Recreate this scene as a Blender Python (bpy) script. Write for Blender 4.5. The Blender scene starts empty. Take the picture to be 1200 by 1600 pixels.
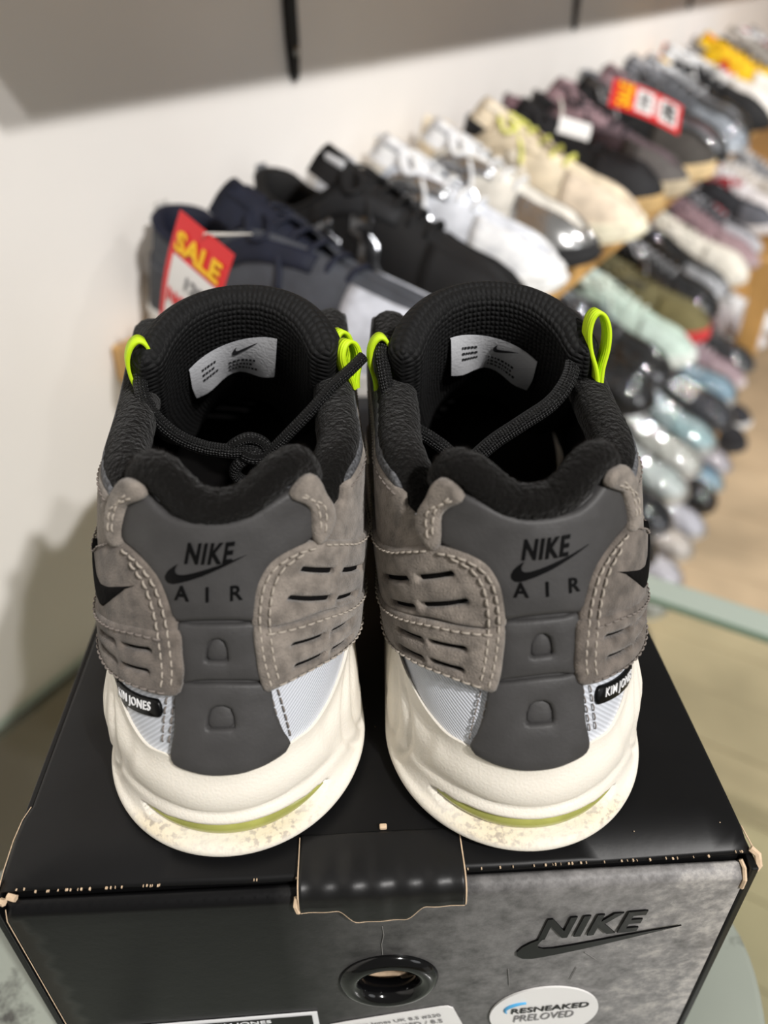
import bpy, bmesh, math, random
from math import sin, cos, pi, radians, sqrt, atan2
from mathutils import Vector, Matrix
from mathutils.geometry import delaunay_2d_cdt
from bisect import bisect_right

SC = bpy.context.scene
COL = SC.collection
random.seed(7)

# ------------------------------------------------------------------ camera
# world: x right, y away from the photographer, z up, origin height = top of the shoe box lid
F_PX, PITCH, ROLL, CAM_H = 1207.0, radians(35.16), radians(-0.933), 0.235
cd = bpy.data.cameras.new('camera')
cam = bpy.data.objects.new('camera', cd); COL.objects.link(cam)
cd.sensor_fit = 'VERTICAL'; cd.sensor_height = 36.0; cd.sensor_width = 27.0
cd.lens = F_PX / 1600.0 * 36.0
fw = Vector((0, cos(PITCH), -sin(PITCH))); up0 = Vector((0, sin(PITCH), cos(PITCH))); rt0 = Vector((1, 0, 0))
rt = rt0 * cos(ROLL) + up0 * sin(ROLL); up = up0 * cos(ROLL) - rt0 * sin(ROLL)
cam.matrix_world = Matrix(((rt.x, up.x, -fw.x, 0), (rt.y, up.y, -fw.y, 0), (rt.z, up.z, -fw.z, CAM_H), (0, 0, 0, 1)))
cd.clip_start = 0.01; cd.clip_end = 50
cd.dof.use_dof = True; cd.dof.focus_distance = 0.262
cd.dof.aperture_fstop = (cd.lens / 1000.0) / 0.0046
SC.camera = cam

# wall frame: s runs along the wall (away and to the right), n away from the wall into the shop
WA = radians(32.0)
TV = Vector((sin(WA), cos(WA), 0)); NV = Vector((cos(WA), -sin(WA), 0))
WALL_N, FLOOR_Z = -0.53, -1.02
def W(s, n, z): return TV * s + NV * n + Vector((0, 0, z))
WROT = atan2(TV.y, TV.x)            # local x -> along the wall ; local y -> towards the wall

# ------------------------------------------------------------------ light, sky, exposure
world = bpy.data.worlds.new('shop_ambient'); SC.world = world; world.use_nodes = True
world.node_tree.nodes['Background'].inputs[0].default_value = (1.0, 0.965, 0.885, 1)
world.node_tree.nodes['Background'].inputs[1].default_value = 0.19
vs = SC.view_settings
vs.view_transform = 'Standard'; vs.look = 'None'; vs.gamma = 1.0; vs.use_curve_mapping = False
vs.exposure = 0.0
def lamp(name, loc, power, radius, color=(1.0, 0.972, 0.945), target=None, size=100, blend=.6):
    l = bpy.data.lights.new(name, 'SPOT'); l.energy = power; l.shadow_soft_size = radius; l.color = color
    l.spot_size = radians(size); l.spot_blend = blend
    o = bpy.data.objects.new(name, l); COL.objects.link(o); o.location = loc
    d = (target or Vector((0, .3, 0))) - Vector(loc)
    o.rotation_euler = d.to_track_quat('-Z', 'Y').to_euler()
    return o
lamp('ceiling_spotlight', W(-.25, 1.25, 1.50), 142, .028, target=W(.5, -.2, -.1))
lamp('ceiling_spotlight', W(-.62, 1.75, 1.84), 92, .035, target=W(.5, -.2, -.1))
lamp('ceiling_spotlight', W(1.45, 1.20, 1.50), 80, .030, target=W(1.60, -.4, -.4), size=66)
lamp('ceiling_spotlight', W(2.70, 1.20, 1.50), 90, .030, target=W(2.6, -.4, -.4), size=66)
lamp('soft_fill_light', W(.2, 3.4, .9), 58, .75, color=(.97, .98, 1.0), target=W(.6, -.4, .1))  # added fill lifting the shade under the shelf; no window stands here

# ------------------------------------------------------------------ small helpers
def lin(c):
    c = c / 255.0
    return c / 12.92 if c <= .04045 else ((c + .055) / 1.055) ** 2.4
def rgb(r, g, b): return (lin(r), lin(g), lin(b), 1)

MATS = {}
def mat(name, color, rough=.6, metal=0, coat=0, coat_rough=.1, spec=.5, sheen=0, noise=0, nscale=40, bump=0, bscale=400,
        color2=None, trans=0, ior=1.45, sss=0, coords='Object', detail=3, wave=None, dots=None, bdist=.001):
    """procedural material: colour broken up by noise, bump from noise and, on UV, a woven line or dot relief"""
    if name in MATS: return MATS[name]
    m = bpy.data.materials.new(name); MATS[name] = m; m.use_nodes = True
    nt = m.node_tree; N = nt.nodes; L = nt.links; b = N['Principled BSDF']
    I = b.inputs
    I['Base Color'].default_value = color; I['Roughness'].default_value = rough; I['Metallic'].default_value = metal
    I['Coat Weight'].default_value = coat; I['Coat Roughness'].default_value = coat_rough
    I['Specular IOR Level'].default_value = spec; I['Sheen Weight'].default_value = sheen
    I['Transmission Weight'].default_value = trans; I['IOR'].default_value = ior
    I['Subsurface Weight'].default_value = sss; I['Subsurface Radius'].default_value = (.004, .003, .002)
    tc = N.new('ShaderNodeTexCoord')
    if noise:
        t = N.new('ShaderNodeTexNoise'); t.inputs['Scale'].default_value = nscale; t.inputs['Detail'].default_value = detail
        L.new(tc.outputs[coords], t.inputs['Vector'])
        r = N.new('ShaderNodeValToRGB'); L.new(t.outputs['Fac'], r.inputs['Fac'])
        c2 = color2 or tuple(min(1, x * (1 + noise)) for x in color[:3]) + (1,)
        r.color_ramp.elements[0].position = .32; r.color_ramp.elements[1].position = .7
        r.color_ramp.elements[0].color = color if color2 else tuple(x * (1 - noise) for x in color[:3]) + (1,)
        r.color_ramp.elements[1].color = c2
        L.new(r.outputs['Color'], I['Base Color'])
    last = None
    def addbump(height_socket, strength, dist):
        nonlocal last
        bp = N.new('ShaderNodeBump'); bp.inputs['Strength'].default_value = strength; bp.inputs['Distance'].default_value = dist
        L.new(height_socket, bp.inputs['Height'])
        if last: L.new(last, bp.inputs['Normal'])
        last = bp.outputs['Normal']
    if bump:
        t = N.new('ShaderNodeTexNoise'); t.inputs['Scale'].default_value = bscale; t.inputs['Detail'].default_value = 4
        L.new(tc.outputs[coords], t.inputs['Vector']); addbump(t.outputs['Fac'], bump, bdist)
    if wave:      # (lines per metre, angle, strength, darkening)
        mp = N.new('ShaderNodeMapping'); mp.inputs['Rotation'].default_value[2] = wave[1]
        L.new(tc.outputs['UV'], mp.inputs['Vector'])
        w = N.new('ShaderNodeTexWave'); w.inputs['Scale'].default_value = wave[0] / 3.2; w.bands_direction = 'X'
        L.new(mp.outputs['Vector'], w.inputs['Vector']); addbump(w.outputs['Fac'], wave[2], .0004)
        if wave[3]:
            mx = N.new('ShaderNodeMix'); mx.data_type = 'RGBA'; mx.blend_type = 'MULTIPLY'; mx.inputs[0].default_value = 1
            rr = N.new('ShaderNodeMapRange'); rr.inputs['To Min'].default_value = 1 - wave[3]
            L.new(w.outputs['Fac'], rr.inputs['Value'])
            if I['Base Color'].is_linked: L.new(I['Base Color'].links[0].from_socket, mx.inputs[6])
            else: mx.inputs[6].default_value = color
            L.new(rr.outputs['Result'], mx.inputs[7]); L.new(mx.outputs[2], I['Base Color'])
    if dots:      # (dots per metre, strength, darkening)
        v = N.new('ShaderNodeTexVoronoi'); v.inputs['Scale'].default_value = dots[0]; v.inputs['Randomness'].default_value = .25
        L.new(tc.outputs['UV'], v.inputs['Vector'])
        rr = N.new('ShaderNodeMapRange'); rr.inputs['From Max'].default_value = .6; rr.inputs['To Min'].default_value = 1; rr.inputs['To Max'].default_value = 0
        L.new(v.outputs['Distance'], rr.inputs['Value']); addbump(rr.outputs['Result'], dots[1], .0007)
        if dots[2]:
            mx = N.new('ShaderNodeMix'); mx.data_type = 'RGBA'; mx.blend_type = 'MULTIPLY'; mx.inputs[0].default_value = 1
            r2 = N.new('ShaderNodeMapRange'); r2.inputs['To Min'].default_value = 1 - dots[2]
            L.new(rr.outputs['Result'], r2.inputs['Value']); mx.inputs[6].default_value = color
            L.new(r2.outputs['Result'], mx.inputs[7]); L.new(mx.outputs[2], I['Base Color'])
    if last: L.new(last, I['Normal'])
    return m

def mesh_obj(name, verts, faces, m=None, parent=None, smooth=True, uv=None, loc=None):
    me = bpy.data.meshes.new(name); me.from_pydata([tuple(v) for v in verts], [], faces); me.validate()
    if uv:
        l = me.uv_layers.new(name='UVMap')
        for lp in me.loops: l.data[lp.index].uv = uv[lp.vertex_index]
    if m: me.materials.append(m)
    if smooth: me.polygons.foreach_set('use_smooth', [True] * len(me.polygons))
    o = bpy.data.objects.new(name, me); COL.objects.link(o)
    if parent: o.parent = parent
    if loc: o.location = loc
    return o
def fix_normals(o):
    bm = bmesh.new(); bm.from_mesh(o.data); bmesh.ops.recalc_face_normals(bm, faces=bm.faces); bm.to_mesh(o.data); bm.free(); return o
def empty(name, loc=(0, 0, 0), rz=0):
    o = bpy.data.objects.new(name, None); COL.objects.link(o); o.location = loc; o.rotation_euler = (0, 0, rz); o.empty_display_size = .05; return o
def tag(o, label, cat, group=None):
    o['label'] = label; o['category'] = cat
    if group: o['group'] = group
    return o
def box_geo(x0, x1, y0, y1, z0, z1, bev=0):
    bm = bmesh.new(); bmesh.ops.create_cube(bm, size=1)
    for v in bm.verts: v.co = Vector(((x0 + x1) / 2 + v.co.x * (x1 - x0), (y0 + y1) / 2 + v.co.y * (y1 - y0), (z0 + z1) / 2 + v.co.z * (z1 - z0)))
    if bev: bmesh.ops.bevel(bm, geom=list(bm.edges), offset=bev, segments=3, profile=.5, affect='EDGES', clamp_overlap=True)
    vs_ = [v.co.copy() for v in bm.verts]; bm.verts.index_update(); fs = [[v.index for v in f.verts] for f in bm.faces]; bm.free(); return vs_, fs
def box(name, x0, x1, y0, y1, z0, z1, m, parent=None, bev=0):
    return mesh_obj(name, *box_geo(x0, x1, y0, y1, z0, z1, bev), m, parent, smooth=False)
def catmull(pts, n, closed=False):
    P = [Vector(p) for p in pts]; out = []; k = len(P)
    segs = k if closed else k - 1
    for i in range(segs):
        if closed: a, b, c_, d = P[(i - 1) % k], P[i], P[(i + 1) % k], P[(i + 2) % k]
        else: a, b, c_, d = P[max(i - 1, 0)], P[i], P[i + 1], P[min(i + 2, k - 1)]
        for j in range(n):
            t = j / n
            out.append(.5 * ((2 * b) + (c_ - a) * t + (2 * a - 5 * b + 4 * c_ - d) * t * t + (3 * b - a - 3 * c_ + d) * t ** 3))
    if not closed: out.append(P[-1])
    return out
def tube_geo(path, r, seg=10, flat=1.0, closed=False, cap=True, upv=Vector((0, 0, 1))):
    path = [Vector(p) for p in path]; n = len(path); V = []; Fc = []; UV = []; acc = 0
    rr = r if callable(r) else (lambda t: r)
    prev = None
    for i, p in enumerate(path):
        a = path[(i - 1) % n] if closed else path[max(i - 1, 0)]; b = path[(i + 1) % n] if closed else path[min(i + 1, n - 1)]
        d = (b - a).normalized()
        if prev is None:
            x = d.cross(upv)
            if x.length < 1e-4: x = d.cross(Vector((1, 0, 0)))
        else: x = prev - d * prev.dot(d)
        x.normalize(); prev = x; y = d.cross(x).normalized()
        if i: acc += (p - path[i - 1]).length
        R_ = rr(i / max(1, n - 1))
        for k in range(seg):
            th = 2 * pi * k / seg
            V.append(p + x * (cos(th) * R_) + y * (sin(th) * R_ * flat)); UV.append((acc, th / (2 * pi) * 2 * pi * R_))
    m_ = n if closed else n - 1
    for i in range(m_):
        for k in range(seg):
            a = i * seg + k; b = i * seg + (k + 1) % seg; c_ = ((i + 1) % n) * seg + (k + 1) % seg; d = ((i + 1) % n) * seg + k
            Fc.append((a, b, c_, d))
    if cap and not closed:
        Fc.append(tuple(range(seg))[::-1]); Fc.append(tuple(range((n - 1) * seg, n * seg)))
    return V, Fc, UV
def tube(name, path, r, m, parent=None, **k):
    V, Fc, UV = tube_geo(path, r, **k); return mesh_obj(name, V, Fc, m, parent, uv=UV)
class Spl:
    """natural cubic through knots, clamped outside"""
    def __init__(s, pts, linear=False):
        s.x = [p[0] for p in pts]; s.y = [p[1] for p in pts]; n = len(s.x); s.n = n; h = [s.x[i + 1] - s.x[i] for i in range(n - 1)]
        # monotone (Fritsch-Carlson) tangents: no overshoot
        d = [(s.y[i + 1] - s.y[i]) / h[i] for i in range(n - 1)]
        m = [d[0]] + [0 if d[i - 1] * d[i] <= 0 else 2 * d[i - 1] * d[i] / (d[i - 1] + d[i]) for i in range(1, n - 1)] + [d[-1]]
        s.m = m; s.h = h
    def __call__(s, x):
        if x <= s.x[0]: return s.y[0]
        if x >= s.x[-1]: return s.y[-1]
        i = bisect_right(s.x, x) - 1; h = s.h[i]; t = (x - s.x[i]) / h
        return (2 * t ** 3 - 3 * t * t + 1) * s.y[i] + (t ** 3 - 2 * t * t + t) * h * s.m[i] + (-2 * t ** 3 + 3 * t * t) * s.y[i + 1] + (t ** 3 - t * t) * h * s.m[i + 1]
def sstep(a, b, x):
    t = min(1, max(0, (x - a) / (b - a))); return t * t * (3 - 2 * t)
def in_poly(p, poly):
    x, y = p[0], p[1]; c_ = False; j = len(poly) - 1
    for i in range(len(poly)):
        xi, yi = poly[i][0], poly[i][1]; xj, yj = poly[j][0], poly[j][1]
        if (yi > y) != (yj > y) and x < (xj - xi) * (y - yi) / (yj - yi) + xi: c_ = not c_
        j = i
    return c_
def seg_d(p, a, b):
    ax, ay = a; bx, by = b; dx, dy = bx - ax, by - ay; l = dx * dx + dy * dy
    t = 0 if l == 0 else max(0, min(1, ((p[0] - ax) * dx + (p[1] - ay) * dy) / l))
    return sqrt((p[0] - ax - t * dx) ** 2 + (p[1] - ay - t * dy) ** 2)
def dist_loops(p, loops):
    d = 1e9
    for lp in loops:
        for i in range(len(lp)):
            e = seg_d(p, lp[i - 1], lp[i])
            if e < d: d = e
    return d
def resample(loop, step, closed=True):
    P = [Vector((p[0], p[1])) for p in loop]
    if closed: P = P + [P[0]]
    out = []
    for i in range(len(P) - 1):
        l = (P[i + 1] - P[i]).length; k = max(1, round(l / step))
        for j in range(k): out.append(tuple(P[i].lerp(P[i + 1], j / k)))
    if not closed: out.append(tuple(P[-1]))
    return out
def smooth_loop(pts, step, sharp=False):
    if sharp: return resample(pts, step)
    c_ = catmull([(p[0], p[1], 0) for p in pts], 6, True)
    # chaikin-free: catmull then even resample
    q = [(v.x, v.y) for v in c_]; L_ = sum((Vector(q[i]) - Vector(q[i - 1])).length for i in range(len(q)))
    n = max(8, int(L_ / step)); out = []; acc = 0; tgt = 0; st = L_ / n
    q2 = q + [q[0]]
    for i in range(len(q)):
        l = (Vector(q2[i + 1]) - Vector(q2[i])).length
        while tgt <= acc + l + 1e-12 and len(out) < n:
            t = (tgt - acc) / l if l else 0
            out.append((q2[i][0] + (q2[i + 1][0] - q2[i][0]) * t, q2[i][1] + (q2[i + 1][1] - q2[i][1]) * t)); tgt += st
        acc += l
    return out
def cdt_fill(outer, holes=(), step=.003, ring=None):
    """triangulated region: boundary loops, inset rings for rounded edges and inner grid points. -> pts, tris, edge distance"""
    loops = [outer] + list(holes); pts = []; edges = []
    for lp in loops:
        k0 = len(pts); pts += [Vector(p) for p in lp]; edges += [(k0 + i, k0 + (i + 1) % len(lp)) for i in range(len(lp))]
    nb = len(pts)
    cand = []
    if ring:
        for lp in loops:
            n = len(lp)
            for i in range(n):
                a = Vector(lp[i - 1]); b = Vector(lp[(i + 1) % n]); d = (b - a)
                if d.length < 1e-9: continue
                nn = Vector((-d.y, d.x)).normalized()
                for r in ring:
                    for sg in (1, -1): cand.append((Vector(lp[i]) + nn * r * sg, r * .93))
    xs = [p[0] for p in outer]; ys = [p[1] for p in outer]
    y = min(ys) + step * .4; k = 0; lim = (max(ring) if ring else 0) + step * .55
    while y < max(ys):
        x = min(xs) + (step * .5 if k % 2 else 0)
        while x < max(xs): cand.append((Vector((x, y)), lim)); x += step
        y += step * .87; k += 1
    seen = set()
    for p, lim in cand:
        key = (round(p.x / (step * .12)), round(p.y / (step * .12)))
        if key in seen: continue
        if in_poly(p, outer) and not any(in_poly(p, h) for h in holes) and dist_loops(p, loops) >= lim: seen.add(key); pts.append(p)
    v, e, f, _, _, _ = delaunay_2d_cdt(pts, edges, [], 1, 1e-9)
    fs = []
    for t in f:
        cx = sum(v[i].x for i in t) / len(t); cy = sum(v[i].y for i in t) / len(t)
        if in_poly((cx, cy), outer) and not any(in_poly((cx, cy), h) for h in holes): fs.append(tuple(t))
    ds = [0 if dist_loops(p, loops) < 1e-7 else dist_loops(p, loops) for p in v]
    return [tuple(p) for p in v], fs, ds
_txt = {}
def text_geo(s, shear=0, bold=0, space=1):
    """outline text as flat 2D triangles, normalised to x from 0 and cap height 1"""
    k = (s, shear, bold, space)
    if k in _txt: return _txt[k]
    c_ = bpy.data.curves.new('lettering', 'FONT'); c_.body = s; c_.shear = shear; c_.offset = bold; c_.space_character = space; c_.resolution_u = 3
    c_.align_x = 'LEFT'; o = bpy.data.objects.new('lettering', c_); COL.objects.link(o)
    dg = bpy.context.evaluated_depsgraph_get(); me = bpy.data.meshes.new_from_object(o.evaluated_get(dg))
    bm = bmesh.new(); bm.from_mesh(me); bmesh.ops.remove_doubles(bm, verts=bm.verts, dist=1e-5); bmesh.ops.triangulate(bm, faces=bm.faces)
    bm.verts.index_update(); V = [(v.co.x, v.co.y) for v in bm.verts]; Fc = [tuple(v.index for v in f.verts) for f in bm.faces]; bm.free()
    bpy.data.objects.remove(o); bpy.data.curves.remove(c_); bpy.data.meshes.remove(me)
    x0 = min(p[0] for p in V); y0 = min(p[1] for p in V); h = max(p[1] for p in V) - y0
    V = [((p[0] - x0) / h, (p[1] - y0) / h) for p in V]; _txt[k] = (V, Fc); return V, Fc
def merge(parts):
    V = []; Fc = []
    for v, f in parts:
        k = len(V); V += list(v); Fc += [tuple(i + k for i in t) for t in f]
    return V, Fc
def relief(V2, F2, fmap, h, base=0.0):
    """flat 2D triangles -> raised lettering on a surface: fmap(x, y, off); top faces plus side skirts"""
    top = [fmap(x, y, h) for x, y in V2]; bot = [fmap(x, y, base) for x, y in V2]; n = len(V2); Fc = [tuple(t) for t in F2]
    cnt = {}
    for t in F2:
        for i in range(len(t)):
            a, b = t[i], t[(i + 1) % len(t)]; cnt[(a, b)] = cnt.get((a, b), 0) + 1
    for (a, b) in list(cnt):
        if (b, a) not in cnt: Fc.append((b, a, a + n, b + n))
    return top + bot, Fc
SWOOSH = [((x - 190) / 1070, (478 - y) / 228) for x, y in [(1260, 250), (1100, 292), (900, 345), (700, 398), (500, 443), (380, 467), (300, 478), (235, 471), (196, 442), (192, 405), (225, 360), (275, 325), (330, 298), (362, 285), (338, 318), (325, 345), (332, 372), (370, 388), (440, 388), (560, 371), (700, 346), (900, 309), (1100, 274)]]
def swoosh_geo():
    lp = smooth_loop(SWOOSH, .03, True); v, f, _ = cdt_fill(lp, (), .08); return v, f

# ------------------------------------------------------------------ materials
M = dict(
 wall=mat('painted_wall', rgb(236, 233, 229), .85, bump=.15, bscale=60, noise=.02, nscale=6),
 floor=mat('floorboard_oak', rgb(206, 184, 152), .55, noise=.22, nscale=3.5, bump=.1, bscale=30),
 pine=mat('honey_pine', rgb(214, 168, 102), .45, noise=.16, nscale=9, coat=.2),
 black_steel=mat('black_steel', rgb(14, 14, 15), .4),
 screw=mat('zinc_screw', rgb(170, 172, 170), .3, metal=1),
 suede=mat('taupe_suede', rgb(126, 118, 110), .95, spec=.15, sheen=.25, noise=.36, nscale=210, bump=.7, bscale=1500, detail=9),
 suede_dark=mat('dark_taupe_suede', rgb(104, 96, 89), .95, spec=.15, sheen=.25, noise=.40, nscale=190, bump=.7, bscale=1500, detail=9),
 rubber=mat('charcoal_rubber', rgb(61, 60, 60), .55, spec=.4, noise=.12, nscale=90, bump=.12, bscale=900),
 gloss_black=mat('gloss_black_print', rgb(6, 6, 7), .34, spec=.25),
 thread=mat('grey_thread', rgb(164, 155, 144), .8),
 thread_dark=mat('dark_thread', rgb(120, 112, 106), .8),
 ripstop=mat('pale_blue_ripstop', rgb(205, 209, 217), .6, wave=(900, .9, .55, .22)),
 mesh_grey=mat('speckled_grey_mesh', rgb(84, 85, 88), .8, noise=.7, nscale=900, bump=.6, bscale=1300),
 fleece=mat('black_fleece', rgb(18, 17, 16), .95, spec=.08, sheen=.08, bump=.9, bscale=650, bdist=.002),
 fibre=mat('black_fleece_fibre', rgb(44, 41, 39), .9, spec=.15),
 lining=mat('black_lining', rgb(15, 14, 14), .95, spec=.1, bump=.5, bscale=700),
 tongue=mat('black_spacer_mesh', rgb(17, 17, 18), .75, spec=.35, dots=(450, 1.0, .6)),
 lace=mat('black_braided_lace', rgb(15, 15, 16), .55, spec=.5, dots=(1000, .9, .6)),
 lime=mat('lime_webbing', rgb(205, 240, 25), .6, wave=(800, 1.57, .5, .12)),
 label=mat('grey_woven_label', rgb(205, 206, 210), .7, bump=.2, bscale=900),
 label_ink=mat('label_ink', rgb(40, 40, 44), .7),
 midsole=mat('cream_midsole', rgb(234, 228, 216), .6, spec=.4, noise=.035, nscale=45, bump=.22, bscale=1100, sss=.06),
 outsole=mat('grey_outsole', rgb(96, 95, 94), .7),
 air=mat('yellow_green_air_unit', rgb(164, 165, 88), .22, coat=.6, noise=.25, nscale=60, sss=.2),
 grime=mat('brown_grime', rgb(196, 176, 138), .8),
 board=mat('black_coated_board', rgb(13, 13, 14), .42, spec=.32, noise=.15, nscale=35, bump=.08, bscale=120),
 board_edge=mat('raw_board_edge', rgb(214, 188, 158), .9, noise=.15, nscale=400),
 gloss_plastic=mat('gloss_black_plastic', rgb(10, 10, 11), .12),
 paper=mat('white_paper', rgb(232, 230, 228), .5),
 ink=mat('black_ink', rgb(22, 22, 24), .5),
 ink_grey=mat('grey_ink', rgb(120, 118, 120), .5),
 blue_ink=mat('blue_ink', rgb(80, 165, 215), .5),
 white_print=mat('white_print', rgb(235, 235, 236), .5),
 red_card=mat('red_card', rgb(222, 44, 48), .4), yellow_print=mat('yellow_print', rgb(252, 200, 28), .5),
 string=mat('cotton_string', rgb(225, 222, 214), .8),
 plinth=mat('frosted_green_glass', rgb(150, 156, 146), .25, noise=.06, nscale=14, coat=.4),
 glass_edge=mat('green_glass_edge', rgb(176, 188, 178), .15, coat=.6),
)
def glass_mat():
    m = bpy.data.materials.new('clear_shelf_glass'); m.use_nodes = True; nt = m.node_tree; N = nt.nodes; L = nt.links; N.clear()
    o = N.new('ShaderNodeOutputMaterial'); t = N.new('ShaderNodeBsdfTransparent'); t.inputs[0].default_value = (.90, .95, .92, 1)
    g = N.new('ShaderNodeBsdfGlossy'); g.inputs['Roughness'].default_value = .03
    f = N.new('ShaderNodeFresnel'); f.inputs['IOR'].default_value = 1.5; mx = N.new('ShaderNodeMixShader')
    ge = N.new('ShaderNodeNewGeometry'); ib = N.new('ShaderNodeMath'); ib.operation = 'SUBTRACT'; ib.inputs[0].default_value = 1; L.new(ge.outputs['Backfacing'], ib.inputs[1]); mf = N.new('ShaderNodeMath'); mf.operation = 'MULTIPLY'; L.new(f.outputs[0], mf.inputs[0]); L.new(ib.outputs[0], mf.inputs[1]); L.new(mf.outputs[0], mx.inputs[0]); L.new(t.outputs[0], mx.inputs[1]); L.new(g.outputs[0], mx.inputs[2]); L.new(mx.outputs[0], o.inputs[0]); return m
M['glass'] = glass_mat()
def worn_painted_sheen_board():
    """box front: black coated card, with scuffs and a painted-in pale reflection growing towards its right-hand end (object x)"""
    m = bpy.data.materials.new('scuffed_painted_sheen_board'); m.use_nodes = True; nt = m.node_tree; N = nt.nodes; L = nt.links; b = N['Principled BSDF']
    tc = N.new('ShaderNodeTexCoord'); sp = N.new('ShaderNodeSeparateXYZ'); L.new(tc.outputs['Object'], sp.inputs[0])
    gr = N.new('ShaderNodeMapRange'); b.inputs['Specular IOR Level'].default_value = .2; gr.inputs['From Min'].default_value = .085; gr.inputs['From Max'].default_value = .235; L.new(sp.outputs['X'], gr.inputs['Value'])
    n1 = N.new('ShaderNodeTexNoise'); n1.inputs['Scale'].default_value = 130; n1.inputs['Detail'].default_value = 7; n1.inputs['Roughness'].default_value = .72; L.new(tc.outputs['Object'], n1.inputs['Vector'])
    r1 = N.new('ShaderNodeMapRange'); r1.inputs['From Min'].default_value = .12; r1.inputs['From Max'].default_value = .86; L.new(n1.outputs['Fac'], r1.inputs['Value'])
    mu = N.new('ShaderNodeMath'); mu.operation = 'MULTIPLY'; L.new(gr.outputs[0], mu.inputs[0]); L.new(r1.outputs[0], mu.inputs[1])
    cr = N.new('ShaderNodeValToRGB'); L.new(mu.outputs[0], cr.inputs[0])
    cr.color_ramp.elements[0].color = rgb(15, 15, 16); cr.color_ramp.elements[1].color = rgb(228, 222, 214)
    e = cr.color_ramp.elements.new(.45); e.color = rgb(136, 134, 133)
    L.new(cr.outputs[0], b.inputs['Base Color'])
    rr = N.new('ShaderNodeMapRange'); rr.inputs['To Min'].default_value = .36; rr.inputs['To Max'].default_value = .6; L.new(mu.outputs[0], rr.inputs['Value']); L.new(rr.outputs[0], b.inputs['Roughness'])
    bp = N.new('ShaderNodeBump'); bp.inputs['Strength'].default_value = .15; bp.inputs['Distance'].default_value = .001; L.new(n1.outputs['Fac'], bp.inputs['Height']); L.new(bp.outputs[0], b.inputs['Normal'])
    return m
M['worn'] = worn_painted_sheen_board()
def grimy_sole():
    """cream foam with a brown grimy strip worn along the lip under the air window (painted as a wear attribute on the mesh)"""
    m = MATS['cream_midsole'].copy(); m.name = 'cream_midsole_worn'; nt = m.node_tree; N = nt.nodes; L = nt.links; b = N['Principled BSDF']
    at = N.new('ShaderNodeAttribute'); at.attribute_name = 'wear'
    tc = N.new('ShaderNodeTexCoord'); t = N.new('ShaderNodeTexNoise'); t.inputs['Scale'].default_value = 520; t.inputs['Detail'].default_value = 6; L.new(tc.outputs['Object'], t.inputs['Vector'])
    ra = N.new('ShaderNodeMapRange'); ra.inputs['From Min'].default_value = .38; ra.inputs['From Max'].default_value = .62; L.new(t.outputs['Fac'], ra.inputs['Value'])
    cr = N.new('ShaderNodeValToRGB'); cr.color_ramp.elements[0].color = rgb(226, 210, 172); cr.color_ramp.elements[1].color = rgb(132, 112, 84); cr.color_ramp.elements[0].position = .45; L.new(ra.outputs[0], cr.inputs[0])
    mx = N.new('ShaderNodeMix'); mx.data_type = 'RGBA'; L.new(at.outputs['Fac'], mx.inputs[0])
    L.new(b.inputs['Base Color'].links[0].from_socket, mx.inputs[6]); L.new(cr.outputs[0], mx.inputs[7]); L.new(mx.outputs[2], b.inputs['Base Color'])
    return m
M['midsole_worn'] = grimy_sole()
def stained_plinth():
    m = MATS['frosted_green_glass']; nt = m.node_tree; N = nt.nodes; L = nt.links; b = N['Principled BSDF']
    tc = N.new('ShaderNodeTexCoord'); t = N.new('ShaderNodeTexNoise'); t.inputs['Scale'].default_value = 26; t.inputs['Detail'].default_value = 7; t.inputs['Roughness'].default_value = .7; L.new(tc.outputs['Object'], t.inputs['Vector'])
    ra = N.new('ShaderNodeMapRange'); ra.inputs['From Min'].default_value = .54; ra.inputs['From Max'].default_value = .66; L.new(t.outputs['Fac'], ra.inputs['Value'])
    mx = N.new('ShaderNodeMix'); mx.data_type = 'RGBA'; L.new(ra.outputs[0], mx.inputs[0]); L.new(b.inputs['Base Color'].links[0].from_socket, mx.inputs[6]); mx.inputs[7].default_value = rgb(66, 66, 62); L.new(mx.outputs[2], b.inputs['Base Color'])
stained_plinth()

# ------------------------------------------------------------------ the setting
def wbox(name, s0, s1, n0, n1, z0, z1, m, parent=None, bev=0):
    """box given in wall coordinates"""
    V, Fc = box_geo(s0, s1, n0, n1, z0, z1, bev)
    o = mesh_obj(name, [W(v.x, v.y, v.z) for v in V], Fc, m, parent, smooth=False); return fix_normals(o)
wl = wbox('wall_left', -2.2, 6.5, WALL_N - .1, WALL_N, FLOOR_Z, 1.7, M['wall']); wl['kind'] = 'structure'
fl = wbox('floor', -2.2, 6.5, WALL_N, 3.2, FLOOR_Z - .08, FLOOR_Z - .012, mat('dark_subfloor', rgb(60, 50, 40), .9)); fl['kind'] = 'structure'
s = -2.2; k = 0
while s < 6.4:      # boards run from the wall into the shop
    nsplit = random.uniform(.2, 1.6)
    for a, b in ((WALL_N + .002, nsplit - .001), (nsplit + .001, 3.2)):
        wbox('floor_board', s + .001, s + .139, a, b, FLOOR_Z - .012, FLOOR_Z + random.uniform(-.0008, .0008), M['floor'], fl, .0015)
    s += .14
bp_ = wbox('shade_panel_1', -2.0, .655, WALL_N + .0005, WALL_N + .010, FLOOR_Z + .001, -.3125, mat('brown_shade_panel', rgb(132, 120, 110), .6)); bp_['kind'] = 'structure'  # added panel whose brown paints in the box's shadow below the glass
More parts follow.
